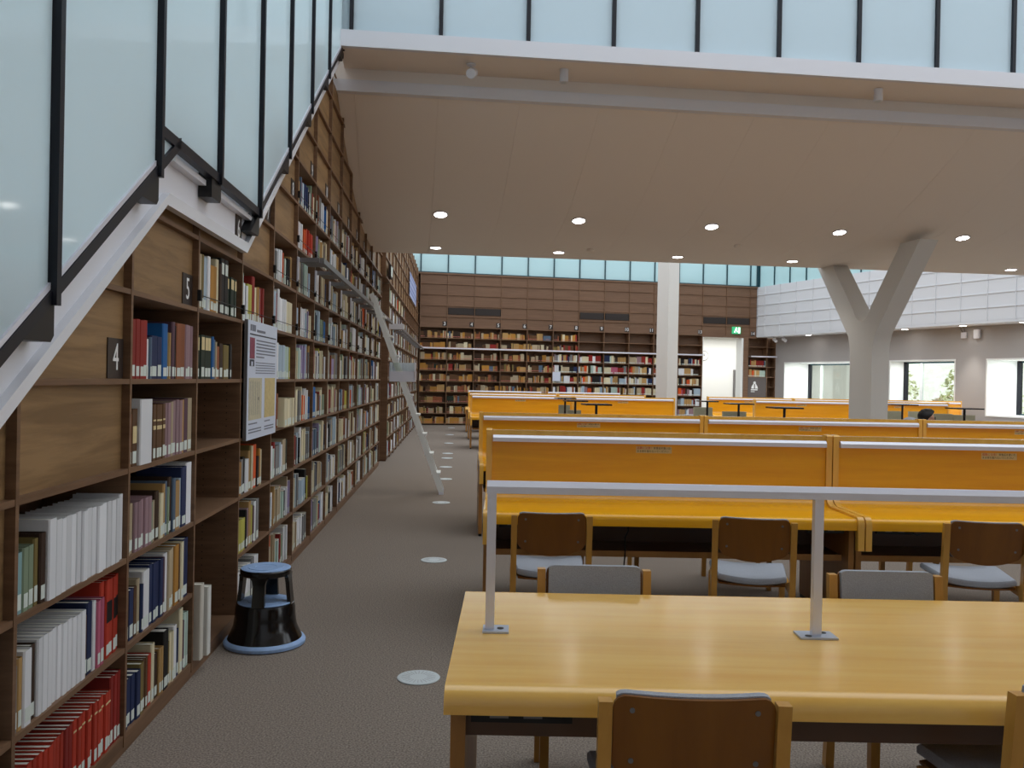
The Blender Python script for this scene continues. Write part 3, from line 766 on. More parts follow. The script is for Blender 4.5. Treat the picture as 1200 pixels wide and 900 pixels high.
for u_ in (11.68, 12.42, 12.74): box('upright', 'walnut', ba, u_ - .0105, u_ + .0105, 0, .33, 0, 3.21)
for l in (4, 5, 6, 7, 8, 9):
    box('shelf', 'walnut', ba, 11.69, 12.41, .001, .33, ZB(l) - .0105, min(3.21, ZB(l) + .0105))
for l in range(1, 9): box('shelf', 'walnut', ba, 12.43, 12.73, .001, .33, ZB(l) - .0105, ZB(l) + .0105)
for l in (5, 6): mass_row(MBK @ Matrix.Translation((11.70, .04, 0)) @ Matrix.Rotation(-pi / 2, 4, 'Z'), .70, ZB(l) + .0106 - .357 * (l == 6) * 0, PAL_NEW + [('rust', 3), ('tan', 3)], .2, .27, .16, LABC, .025, .05)
lp = empty('logo_board', *BK, label='grey-brown board with a white open-book emblem under the bay 14 shelves', cat='sign')
box('board', 'logo_panel', lp, 11.70, 12.40, .0, .02, .1, ZB(5) - .012)
lg = MB(); cx_, cz_ = 11.95, 1.50
lg.prism([(cx_ - .13, cz_ - .10), (cx_ - .02, cz_ - .10), (cx_ - .02, cz_ + .09), (cx_ - .05, cz_ + .07), (cx_ - .11, cz_ - .02)], 'y', -.004, -.001)
lg.prism([(cx_ + .02, cz_ - .10), (cx_ + .13, cz_ - .10), (cx_ + .11, cz_ - .02), (cx_ + .05, cz_ + .07), (cx_ + .02, cz_ + .09)], 'y', -.004, -.001)
lg.lathe([(.01, 0), (.05, 0)], 12)
lg.v = lg.v[:-24] + [(cx_ + (x), -.003, cz_ + .11 + y) for x, y, z in lg.v[-24:]]
lg.build('emblem', 'sign_white', lp)
for z_, w_ in ((1.34, .26), (1.28, .15)): box('lettering', 'sign_white', lp, 11.81, 11.81 + w_, -.004, -.001, z_, z_ + .035 * (w_ / .26))

def bk_plate(u1, txt):
    o = empty('bay_number_plate', *BK, label='small dark plate with white number %s on the back wall' % WORDS[int(txt)], cat='sign')
    box('plate', 'sign_brown', o, u1 - .15, u1, .026, .0295, 3.275, 3.435)
    text('numeral', txt, .16, 'sign_white', o, (u1 - .075, .0255, 3.355), (pi / 2, 0, 0))
for k in range(11): bk_plate(UB(k + 1) - .014, str(k + 3))
bk_plate(11.93, '14')
br = empty('back_ladder_rail', *BK, label='pale horizontal ladder rail across the back wall bookcase', cat='rail')
box('rail_bar', 'aluminium', br, .02, 9.9, -.21, -.175, 2.52, 2.565)
for k in range(0, 12): box('bracket_arm', 'rail_grey', br, UB(k) - .012 + .02 * (k == 0), UB(k) + .012 + .02 * (k == 0), -.175, 0, 2.525, 2.56)
box('end_bracket', 'white_paint', br, -.03, .02, -.26, -.0, 2.49, 2.6)
br2 = empty('end_ladder_rail', *BK, label='short pale ladder rail across the bay 14 shelves', cat='rail')
box('rail_bar', 'aluminium', br2, 11.7, 12.7, -.2, -.165, 2.52, 2.565); box('bracket_arm', 'rail_grey', br2, 12.4, 12.43, -.165, 0, 2.525, 2.56); box('bracket_arm', 'rail_grey', br2, 11.68, 11.7, -.2, 0, 2.525, 2.56)
nt = MB().box(4.50, 4.77, -.012, -.002, 1.53, 1.84).build('notice_sheet', 'poster_white', None, loc=BK[0], rz=BK[1], label='pale paper notice clipped on the back bookcase', cat='notice')
es_ = empty('exit_sign', *BK, label='lit green exit sign over the bright doorway', cat='sign')
box('housing', 'exit_green', es_, 11.04, 11.36, -.03, .02, 3.33, 3.58)
fig = MB(); fx, fz = 11.20, 3.455
fig.box(fx - .05, fx + .0, -.034, -.031, fz - .02, fz + .055).box(fx - .085, fx - .05, -.034, -.031, fz - .085, fz - .02).box(fx - .0, fx + .04, -.034, -.031, fz - .06, fz - .02).box(fx - .03, fx + .01, -.034, -.031, fz + .06, fz + .1).box(fx + .06, fx + .13, -.034, -.031, fz - .1, fz + .1)
fig.build('running_figure', 'exit_white', es_)

w2 = empty('window_2', *BK, kind='structure')
for k in range(0, 14):
    a = UB(k)
    if a < 12: box('mullion', 'mullion_teal', w2, a - .02, a + .02, .02, .09, ZTOP, 6.6)
    box('pane', 'glass_teal', w2, max(a, -.6) + .02, min(UB(k + 1), 12.0) - .02, .05, .06, ZTOP + .03, 6.6)
    if UB(k + 1) > 12: break
box('pane', 'glass_teal', w2, -.6, -.05, .05, .06, ZTOP + .03, 6.6)
box('corner_post', 'mullion_teal', w2, 11.97, 12.05, .0, .12, ZTOP + .03, 6.6)
box('sill', 'mullion_teal', w2, -.6, 12.0, .0, .1, ZTOP + .0005, ZTOP + .03)

# bright room behind the doorway
rm = empty('door_1', *BK, kind='structure')
box('room_wall', 'white_room', rm, 9.0, 16.6, 4.0, 4.1, 0, 3.4); box('room_wall', 'white_room', rm, 8.9, 9.0, .42, 4.1, 0, 3.4)
box('room_wall', 'white_room', rm, 16.5, 16.6, .42, 4.1, 0, 3.4); box('room_ceiling', 'white_room', rm, 8.9, 16.6, .42, 4.1, 3.4, 3.5)
box('jamb', 'white_room', rm, 11.42, 11.49, .0, .42, 0, 3.19); box('jamb', 'white_room', rm, 9.94, 9.96, .0, .42, 0, 3.19)
box('inner_door', 'white_wall', rm, 13.15, 14.1, 3.95, 3.995, 0, 2.1); box('inner_door_edge', 'rail_grey', rm, 13.08, 13.15, 3.93, 3.995, 0, 2.13)
al = bpy.data.lights.new('room_lamp', 'AREA'); al.energy = 75; al.shape = 'RECTANGLE'; al.size = 4; al.size_y = 2.4; al.color = (1, .99, .95)
lo = bpy.data.objects.new('room_lamp', al); COL.objects.link(lo); lo.matrix_world = MBK @ Matrix.Translation((12.2, 2.2, 3.36))
ck = empty('wall_clock', *BK, label='round white wall clock inside the bright doorway', cat='clock')
def disc_y(x, y, z, r0, d, name, m, par):
    mb = MB().lathe([(r0 * .98, 0), (r0, d * .3), (r0, d * .8), (r0 * .96, d)], 28); mb.v = [(x + a, y - c_, z + b_) for a, b_, c_ in mb.v]; mb.build(name, m, par)
disc_y(11.78, 3.995, 2.66, .20, .03, 'rim', 'rail_grey', ck); disc_y(11.78, 3.966, 2.66, .18, .006, 'face', 'white_room', ck)
box('hand', 'black', ck, 11.775, 11.785, 3.955, 3.959, 2.66, 2.78); box('hand', 'black', ck, 11.78, 11.87, 3.955, 3.959, 2.655, 2.665)

# ------------------------------------------------------------------ right wall: white panelled upper part, grey lower part with deep windows
WR = ((K.x, K.y, 0), PHI)
wu = empty('wall_right', *WR, kind='structure')
box('backing', 'white_wall', wu, 0, 34, .02, .10, 3.30, 5.02)
box('bottom_flange', 'white_wall', wu, 0, 34, -.005, .10, 3.237, 3.30)
box('soffit', 'white_wall', wu, 0, 34, .10, .80, 3.237, 3.30)
cols = [0] + [.42 + .82 * k for k in range(0, 26)]
rows = [3.30, 3.64, 4.0, 4.365, 4.725, 5.02]
for i, (a, e) in enumerate(zip(cols, cols[1:])):
    for z0, z1 in zip(rows, rows[1:]): box('panel', 'white_wall', wu, a + .012, e - .012, .008, .02, z0 + .012, z1 - .012)
    box('strip', 'white_wall', wu, e - .012, e + .012, -.012, .02, 3.30, 5.02)
for z in rows[1:-1]: box('rail', 'white_wall', wu, 0, cols[-1], -.012, .02, z - .012, z + .012)
box('corner_trim', 'beam_grey', wu, -.02, .0, -.014, .1, 3.237, 5.02)
w3 = empty('window_3', *WR, kind='structure')
box('corner_post', 'mullion_teal', w3, -.03, .02, .02, .14, 5.021, 6.6)
for k in range(0, 26):
    a = .02 + .82 * k
    box('mullion', 'mullion_teal', w3, a - .02, a + .02, .04, .11, 5.021, 6.6); box('pane', 'glass_teal', w3, a + .02, a + .80, .07, .08, 5.021, 6.6)
G = Vector((-3.03 + 12.75 * cos(R(12)), 28.9 + 12.75 * sin(R(12)), 0))
WG = ((G.x, G.y, 0), PHI)
lowr = empty('wall_right_lower', *WG, kind='structure')
WINS = [(.50, 3.95, 1.05), (5.36, 7.70, .55), (8.73, 11.9, 1.12), (13.4, 16.5, 1.0), (18.2, 21.4, 1.0)]  # last two windows lie out of view, added to let in light
ZS, ZH = .84, 2.325
xs = 0
for x0, x1, d in WINS:
    box('pier', 'grey_wall', lowr, xs, x0, 0, .22, 0, 3.24); box('pier', 'grey_wall', lowr, x0, x1, 0, .22, ZH, 3.24); box('pier', 'grey_wall', lowr, x0, x1, 0, .22, 0, ZS); xs = x1
box('pier', 'grey_wall', lowr, xs, 33, 0, .22, 0, 3.24)
for i, (x0, x1, d) in enumerate(WINS):
    wn = empty('window_%d' % (4 + i), *WG, kind='structure')
    l = bpy.data.lights.new('reveal_lamp', 'AREA'); l.energy = 9 * (x1 - x0) * d; l.shape = 'RECTANGLE'; l.size = (x1 - x0) * .7; l.size_y = d * .6; l.color = (.97, 1, 1)
    lo_ = bpy.data.objects.new('reveal_lamp', l); COL.objects.link(lo_); lo_.parent = wn; lo_.location = ((x0 + x1) / 2, d * .5, ZH - .025)  # broad fill added to whiten every reveal; one head has a real downlight
    box('jamb', 'white_room', wn, x0 - .03, x0 + .012, -.004, d + .1, ZS - .03, ZH + .03); box('jamb', 'white_room', wn, x1 - .012, x1 + .03, -.004, d + .1, ZS - .03, ZH + .03)
    box('head', 'white_room', wn, x0 + .012, x1 - .012, -.004, d + .1, ZH - .01, ZH + .03); box('sill', 'white_room', wn, x0 + .012, x1 - .012, -.02, d + .1, ZS - .03, ZS + .008)
    box('frame', 'mullion_teal', wn, x0, x1, d, d + .06, ZH - .06, ZH - .01); box('frame', 'mullion_teal', wn, x0, x1, d, d + .06, ZS + .008, ZS + .05)
    box('frame', 'mullion', wn, x0 + .012, x0 + .12, d - .02, d + .07, ZS + .008, ZH - .01); box('frame', 'mullion', wn, x1 - .06, x1 - .012, d, d + .06, ZS + .008, ZH - .01)
    box('mullion', 'ladder_paint', wn, x0 + .62, x0 + .70, d, d + .06, ZS + .05, ZH - .05)
    box('pane', 'glass_clear', wn, x0 + .12, x0 + .62, d + .02, d + .03, ZS + .05, ZH - .05); box('pane', 'glass_clear', wn, x0 + .70, x1 - .06, d + .02, d + .03, ZS + .05, ZH - .05)

# garden outside
MWG0 = Matrix.Translation(WG[0]) @ Matrix.Rotation(PHI, 4, 'Z')
box('garden_ground', 'grass', None, 10.5, 60, -2, 70, -.6, -.16, kind='structure')
bk_ = MB(); bk_.v = [tuple(MWG0 @ Vector(q)) for q in ((-14, 5.2, -.3), (30, 5.2, -.3), (30, 13, 4.2), (-14, 13, 4.2), (-14, 13, -.3), (30, 13, -.3))]
bk_.f = [(0, 1, 2, 3), (3, 2, 5, 4), (0, 3, 4), (1, 5, 2), (0, 4, 5, 1)]; bk_.build('garden_bank', 'grass', None, kind='structure')
def shrub(x, y, r, h, m, label):
    o = empty('garden_shrub', (x, y, -.16), label=label, cat='shrub', group='shrubs outside the windows')
    mb = MB(); q = random.Random(int(x * 91 + y * 7))
    for i in range(900):
        a = q.uniform(0, 2 * pi); u_ = q.uniform(-1, 1); rr = r * (q.uniform(.55, 1) ** .5) * math.sqrt(1 - u_ * u_ * .8)
        c_ = Vector((rr * cos(a), rr * sin(a), h * .55 + u_ * h * .45)); s_ = q.uniform(.05, .11)
        d1 = Vector((q.uniform(-1, 1), q.uniform(-1, 1), q.uniform(-.6, .6))).normalized(); d2 = d1.cross(Vector((q.uniform(-1, 1), q.uniform(-1, 1), 1))).normalized()
        mb.quad(tuple(c_ - d1 * s_), tuple(c_ + d2 * s_ * .6), tuple(c_ + d1 * s_), tuple(c_ - d2 * s_ * .6))
    mb.build('foliage', m, o); MB().tube([(0, 0, 0), (.05, .02, h * .6)], [.06, .03], 6).build('stem', 'oak_leg', o)
MWG = Matrix.Translation(WG[0]) @ Matrix.Rotation(PHI, 4, 'Z')
q = random.Random(3)
for i in range(15):
    u_ = -6 + i * 1.9; p = MWG @ Vector((u_, 3.3 + 1.5 * (i % 2) + q.uniform(0, .4), 0))
    dry = i % 3 == 2
    shrub(p.x, p.y, q.uniform(.95, 1.1), q.uniform(1.0, 1.5) if dry else q.uniform(1.9, 2.8), 'leaf_dry' if dry else 'leaf', 'low dry reddish shrub growing outside the windows' if dry else 'tall pale green shrub growing outside the windows')

# wall washers under the white wall, with their glow on the grey wall
dmesh = MB().lathe([(.02, -.004), (.075, -.004), (.078, 0), (.07, .01), (.02, .01)], 24).mesh('diffuser', 'lamp_disc', True)
rmesh = MB().lathe([(.076, .008), (.076, -.006), (.095, -.005), (.097, 0), (.09, .008)], 24, cap=False).mesh('trim_ring', 'white_paint', True)
def downlight(name, loc, label, group, tilt=None, big=1.0, spot=0, rz=0, ang=70):
    o = empty(name, loc, rz, label=label, cat='ceiling light', group=group)
    if tilt is not None: o.rotation_euler = tilt
    o.scale = (big, big, big)
    link('trim_ring', rmesh, o); link('diffuser', dmesh, o)
    if spot:
        l = bpy.data.lights.new('lamp', 'SPOT'); l.energy = spot; l.spot_size = R(ang); l.spot_blend = .8; l.shadow_soft_size = .06; l.color = (1, .95, .86)
        s_ = bpy.data.objects.new('lamp', l); COL.objects.link(s_); s_.parent = o; s_.location = (0, 0, -.03)
MWR = Matrix.Translation(WR[0]) @ Matrix.Rotation(PHI, 4, 'Z')
for x in (2.35, 4.4, 6.45, 8.45, 10.25, 12.3, 14.3):
    p = MWR @ Vector((x, .30, 3.229))
    downlight('wall_washer', p, 'small recessed light washing the grey window wall', 'wall washers above the windows', big=1.25, spot=60, ang=62)
# balcony downlights
M_SL = Matrix.Translation(SL[0]) @ Matrix.Rotation(TH, 4, 'Z')
def on_soffit(x, y):
    v = slab_v(x, y); z = soffit_z(v); sl = (soffit_z(min(v + .03, V_END)) - soffit_z(v - .03)) / (min(v + .03, V_END) - v + .03)
    return z, math.atan(sl)
for i in range(7):
    x, y = -.994 + 1.8565 * i, 11.70 + .2343 * i; z, an = on_soffit(x, y)
    downlight('downlight', (x, y, z - .004), 'round recessed downlight in the front row of the balcony soffit', 'soffit downlights, front row', (an, 0, TH), 1.1, spot=18, ang=110)
for i in range(7):
    x, y = -1.208 + 1.895 * i, 13.45 + .238 * i; z, an = on_soffit(x, y)
    downlight('downlight', (x, y, z - .004), 'round recessed downlight near the far edge of the balcony soffit', 'soffit downlights, rear row', (an, 0, TH), 1.05, spot=18, ang=110)
for x, y, nm in ((1.15, 13.4, 'first'), (3.3, 13.0, 'second')):
    z, an = on_soffit(x, y)
    o = empty('smoke_detector', (x, y, z), TH, label='small %s smoke detector on the balcony soffit' % ('round pale' if nm == 'first' else 'squat pale'), cat='smoke detector')
    MB().lathe([(.05, .004), (.055, -.01), (.05, -.03), (.02, -.04)][::-1], 20).build('housing', 'soffit', o, True)
# fascia spotlights
def fascia_lamp(px_u, tilt, label):
    p = M_SL @ Vector((px_u, .30, 4.842))
    o = empty('ceiling_spotlight', p, TH, label=label, cat='spotlight')
    MB().lathe([(.02, 0), (.05, 0), (.05, -.012), (.02, -.012)][::-1], 18).build('base', 'white_paint', o, True)
    if tilt:
        MB().tube([(0, 0, -.01), (0, -.0, -.06)], .01, 8).build('arm', 'white_paint', o)
        M_ = Matrix.Translation((.01, -.03, -.10)) @ Matrix.Rotation(R(-65), 4, 'X') @ Matrix.Rotation(R(15), 4, 'Y')
        mb = MB().lathe([(.03, .07), (.05, .06), (.055, -.05), (.05, -.075), (.03, -.075)][::-1], 20); mb.v = [tuple(M_ @ Vector(v)) for v in mb.v]; mb.build('head', 'white_paint', o, True)
        mb = MB().lathe([(.005, .073), (.028, .072)][::-1], 16); mb.v = [tuple(M_ @ Vector(v)) for v in mb.v]; mb.build('lens', 'black', o)
    else:
        MB().lathe([(.02, -.012), (.046, -.012), (.048, -.13), (.042, -.135), (.02, -.135)][::-1], 20).build('head', 'white_paint', o, True)
        MB().lathe([(.005, -.136), (.032, -.137)][::-1], 16).build('lens', 'vent_white', o)
fascia_lamp(1.31, True, 'small tilted white spotlight under the balcony edge')
fascia_lamp(2.30, False, 'white cylindrical spotlight beside the tilted one under the balcony edge')
fascia_lamp(5.84, False, 'lone white cylindrical spotlight under the balcony edge above the Y column')
for x, lb in ((.55, 'small white spotlight clamped over the bay 14 shelves'), (1.05, 'small white spotlight on the soffit corner by the grey wall')):
    p = MWR @ Vector((x, .35, 3.237)); o = empty('corner_spotlight', p, 0, label=lb, cat='spotlight')
    MB().tube([(0, 0, 0), (0, 0, -.08)], .015, 8).build('arm', 'white_paint', o); MB().tube([(-.02, .05, -.08), (.03, -.10, -.16)], .055, 12).build('head', 'white_paint', o)
p = MWG @ Vector((8.05, -.06, 3.02)); o = empty('wireless_unit', p, PHI, label='white wall unit with two aerials on the grey wall', cat='router')
box('case', 'white_paint', o, -.10, .06, -.02, .03, -.10, .06); MB().tube([(-.06, 0, .06), (-.16, 0, .2)], .008, 6).build('aerial', 'rail_grey', o); MB().tube([(.02, 0, .06), (-.03, 0, .2)], .008, 6).build('aerial', 'rail_grey', o)
p = MWG @ Vector((8.45, -.06, 3.02)); o = empty('wall_box', p, PHI, label='plain white box beside the unit with aerials', cat='wall box')
box('case', 'white_paint', o, -.09, .09, -.03, .03, -.12, .12); box('cover', 'white_gloss', o, -.07, .07, -.036, -.03, -.09, .09)

# ------------------------------------------------------------------ columns
yc = empty('y_column', (5.656, 12.27, 0), math.atan2(.187, .982), label='white Y-shaped concrete column carrying the balcony', cat='column')
half = [(.295, 0), (.295, 1.98), (.302, 2.1), (.325, 2.22), (.365, 2.34), (1.385, 3.615)]
inner = [(.94, 3.615), (.24, 2.76), (.2, 2.69), (.15, 2.62), (.08, 2.565), (0, 2.55)]
c0 = 1.385
P_ = [(c0 + a, z) for a, z in half] + [(c0 + a, z) for a, z in inner] + [(c0 - a, z) for a, z in reversed(inner[:-1])] + [(c0 - a, z) for a, z in reversed(half)]
def tri_prism(poly, x0, x1):
    """prism with a concave outline: triangulated caps"""
    from mathutils.geometry import tessellate_polygon
    mb = MB(); k = len(poly)
    for x in (x0, x1): mb.v += [(x, a, b_) for a, b_ in poly]
    for i in range(k): j = (i + 1) % k; mb.f.append((i, j, k + j, k + i))
    for t in tessellate_polygon([[Vector((a, b_, 0)) for a, b_ in poly]]):
        mb.f.append(tuple(reversed(t))); mb.f.append(tuple(i + k for i in t))
    mb.c = [None] * len(mb.f)
    return mb
me = tri_prism(P_, 0, .285).mesh('shaft', 'column_white', True)
link('shaft', me, yc)
box('base_plate', 'column_white', yc, -.01, .295, c0 - .305, c0 + .305, 0, .02)
sq = empty('square_column', (4.25, 24.2, 0), R(38), label='plain white square column standing before the back bookcase', cat='column')
box('shaft', 'column_white', sq, -.205, .205, -.205, .205, 0, 7.0); box('base_plate', 'beam_grey', sq, -.215, .215, -.215, .215, 0, .08)

# ------------------------------------------------------------------ reading desks
LU = 2.325
def arc(cx, cz, r, a0, a1, n=7): return [(cx + r * cos(R(a0 + (a1 - a0) * i / n)), cz + r * sin(R(a0 + (a1 - a0) * i / n))) for i in range(n + 1)]
def mir(P): return [(-y, z) for y, z in reversed(P)]
SHEET = [(0, 1.165), (-.028, 1.165)] + arc(-.128, .822, .10, 0, -90) + arc(-.553, .690, .032, 90, 180, 6) + [(-.585, .652), (-.557, .652), (-.557, .684), (-.540, .692), (-.128, .692)] + arc(-.128, .822, .130, -90, -12, 6)[1:] + [(0, .80)]
FRAME = [(0, 1.203), (-.034, 1.203), (-.045, 1.194)] + arc(-.145, .836, .10, 0, -90) + arc(-.557, .690, .046, 90, 180, 6) + [(-.603, .53), (-.556, .53), (-.556, .64), (-.53, .676), (-.145, .676)] + arc(-.145, .836, .160, -90, -20, 6)[1:] + [(0, .79)]
def tri_x(poly, x0, x1): return tri_prism(poly, x0, x1)
def make_high_desk():
    d = empty('study_desk')
    for sgn in (0, 1):
        S_ = SHEET if not sgn else mir(SHEET); Fm = FRAME if not sgn else mir(FRAME)
        link('desktop_sheet', tri_x(S_, .04, LU - .04).mesh('desktop_sheet', 'oak_screen', True), d)
        for x in (0, LU - .04): link('side_frame', tri_x(Fm, x + .001, x + .039).mesh('side_frame', 'oak_frame', True), d)
        y = lambda a, b_: (a, b_) if not sgn else (-b_, -a)
        sg_ = -1 if sgn else 1; MB().prism([(sg_ * p_, z_) for p_, z_ in ((-.029, 1.163), (-.048, 1.163), (-.066, 1.146), (-.066, 1.12), (-.029, 1.12))], 'x', .045, LU - .045).build('light_rail', 'aluminium', d)
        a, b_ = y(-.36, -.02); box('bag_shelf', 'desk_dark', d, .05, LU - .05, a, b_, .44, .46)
        a, b_ = y(-.375, -.36); box('shelf_edge', 'oak_leg', d, .05, LU - .05, a, b_, .425, .463)
        a, b_ = y(-.50, -.48); box('apron', 'black', d, .05, LU - .05, a, b_, .64, .685)
        for x in (.10, LU - .33):
            a, b_ = y(-.53, -.50); po_ = box('power_outlet', 'black', d, x, x + .23, a, b_, .625, .68)
            a, b_ = y(-.532, -.530)
            for q in (.05, .13): box('socket', 'rail_grey', po_, x + q, x + q + .04, a, b_, .64, .668)
    box('top_cap', 'oak_frame', d, .04, LU - .04, -.030, .030, 1.1655, 1.195)
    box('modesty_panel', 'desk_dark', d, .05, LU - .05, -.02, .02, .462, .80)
    for x in (.003, LU - .037):
        lg_ = box('leg_panel', 'oak_leg', d, x, x + .034, -.45, .45, .025, .675); box('foot', 'black', lg_, x + .002, x + .032, -.44, .44, 0, .025)
    sk = box('warning_sticker', 'sticker', d, LU / 2 - .155, LU / 2 + .085, -.0292, -.0282, 1.058, 1.102)
    text('red_text', '盗難に注意！', .0185, 'red_ink', sk, (LU / 2 - .15, -.0293, 1.0905), (pi / 2, 0, 0), 'LEFT', .0002)
    text('black_text', '貴重品を置いた', .0165, 'black_ink', sk, (LU / 2 - .038, -.0293, 1.0905), (pi / 2, 0, 0), 'LEFT', .0002)
    text('black_text', 'まま席を離れないでください', .0165, 'black_ink', sk, (LU / 2 - .15, -.0293, 1.0695), (pi / 2, 0, 0), 'LEFT', .0002)
    return d
hd = make_high_desk()
first = [True]
def place_desk(x, y, yaw, label, group):
    d = hd if first[0] else copy_tree(hd); first[0] = False
    d.location = (x, y, 0); d.rotation_euler.z = yaw
    tag(d, label, 'desk', group)
    return d
def desk_row(x, y, yaw, n, labels, group):
    for i in range(n): place_desk(x + i * (LU + .006) * cos(yaw), y + i * (LU + .006) * sin(yaw), yaw, labels[min(i, len(labels) - 1)], group)
desk_row(-.165, 5.93, R(.4), 2, ['golden oak study desk with high screen behind the open-rail table, aisle end', 'golden oak study desk with high screen, second unit behind the open-rail table'], 'second row of study desks')
desk_row(-.33, 9.02, R(3.2), 3, ['golden oak study desk in the third row, unit nearest the ladder', 'golden oak study desk in the third row, middle unit', 'golden oak study desk in the third row, in front of the reading person'], 'third row of study desks')
desk_row(-.93, 19.75, R(3.4), 2, ['distant golden oak study desk on the aisle, behind the small black tables', 'distant golden oak study desk, second from the aisle behind the small black tables'], 'far row of study desks')
desk_row(-1.13, 22.85, R(3.4), 2, ['distant oak study desk one row behind the far desks, on the aisle', 'distant oak study desk one row behind the far desks, second from the aisle'], 'farthest row of study desks')
desk_row(5.60, 20.35, R(3.4), 2, ['far oak study desk left of the Y column foot', 'far oak study desk right behind the Y column'], 'far row of study desks')
desk_row(5.20, 23.4, R(3.4), 3, ['farthest oak study desk in front of the bright doorway', 'farthest oak study desk below the first garden window', 'farthest oak study desk behind the Y column'], 'farthest row of study desks')

# open-rail table
TOP1 = [(0, .72), (-.505, .72)] + arc(-.51, .676, .044, 90, 180, 7) + [(-.556, .655), (-.525, .652), (-.525, .685), (0, .685)]
def make_rail_table():
    d = empty('reading_table')
    pl = TOP1 + [(-y, z) for y, z in reversed(TOP1)][1:-1]
    link('table_top', tri_x(pl, 0, LU).mesh('table_top', 'oak_top', True), d)
    for s_ in (-1, 1):
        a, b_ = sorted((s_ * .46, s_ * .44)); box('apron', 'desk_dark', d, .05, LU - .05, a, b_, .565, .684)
        for x in (.07, LU - .36):
            a, b_ = sorted((s_ * .505, s_ * .461)); po_ = box('power_outlet', 'black', d, x, x + .27, a, b_, .618, .68)
            a, b_ = sorted((s_ * .507, s_ * .505))
            for q_ in (.05, .14): box('socket', 'rail_grey', po_, x + q_, x + q_ + .05, a, b_, .63, .665)
    for x in (.015, LU - .055):
        lg_ = box('leg_panel', 'oak_leg', d, x, x + .04, -.49, .49, .02, .684); box('foot', 'black', lg_, x + .003, x + .037, -.48, .48, 0, .02)
    for i, x in enumerate((.105, LU / 2 - .002, LU - .105)):
        p_ = box('rail_post', 'aluminium', d, x - .0145, x + .0145, -.013, .013, .726, 1.165)
        bw = .042 if i != 1 else .06
        bp = box('base_plate', 'steel_plate', p_, x - bw + (.02 if i == 0 else 0), x + bw + (.02 if i == 0 else 0), -.04, .04, .7205, .7265)
        for q_ in ((.035, .0),) if i == 0 else ((-.03, -.02), (.03, .02)): MB().lathe([(.004, .7266), (.011, .7268), (.011, .728)], 12, x + q_[0], q_[1]).build('cable_cap', 'black', p_)
    MB().prism([(-.026, 1.166), (.026, 1.166), (.026, 1.188), (.010, 1.204), (-.010, 1.204), (-.026, 1.188)], 'x', .088, LU - .088).build('light_rail', 'aluminium', d)
    return d
rt = make_rail_table(); rt.location = (-.162, 2.842, 0); tag(rt, 'light oak reading table with aluminium rail on posts, front row', 'table', 'open-rail reading tables')
for (x, y), lb in zip(((-1.36, 25.9), (.99, 26.06)), ('far open-rail table on the aisle before the back bookcase', 'far open-rail table second from the aisle before the back bookcase')):
    o = copy_tree(rt); o.location = (x, y, 0); o.rotation_euler.z = R(3.5); tag(o, lb, 'table', 'open-rail reading tables')

# ------------------------------------------------------------------ chairs
def curved_plate(xw, zb, zt, y_of, th, nx=14, nz=6):
    mb = MB(); cols_ = []
    for side in (0, 1):
        for i in range(nx + 1):
            x = xw * sin(pi / 2 * (-1 + 2 * i / nx))
            for j in range(nz + 1):
                z = zb(x) + (zt(x) - zb(x)) * j / nz
                mb.v.append((x, y_of(x, z) + (th if side else 0), z))
    S_ = (nx + 1) * (nz + 1); id_ = lambda s_, i, j: s_ * S_ + i * (nz + 1) + j
    for i in range(nx):
        for j in range(nz):
            mb.f.append((id_(0, i, j), id_(0, i + 1, j), id_(0, i + 1, j + 1), id_(0, i, j + 1)))
            mb.f.append((id_(1, i, j), id_(1, i, j + 1), id_(1, i + 1, j + 1), id_(1, i + 1, j)))
    for i in range(nx):
        mb.f.append((id_(0, i, 0), id_(1, i, 0), id_(1, i + 1, 0), id_(0, i + 1, 0))); mb.f.append((id_(0, i, nz), id_(0, i + 1, nz), id_(1, i + 1, nz), id_(1, i, nz)))
    for j in range(nz):
        mb.f.append((id_(0, 0, j), id_(0, 0, j + 1), id_(1, 0, j + 1), id_(1, 0, j))); mb.f.append((id_(0, nx, j), id_(1, nx, j), id_(1, nx, j + 1), id_(0, nx, j + 1)))
    mb.c = [None] * len(mb.f)
    return mb
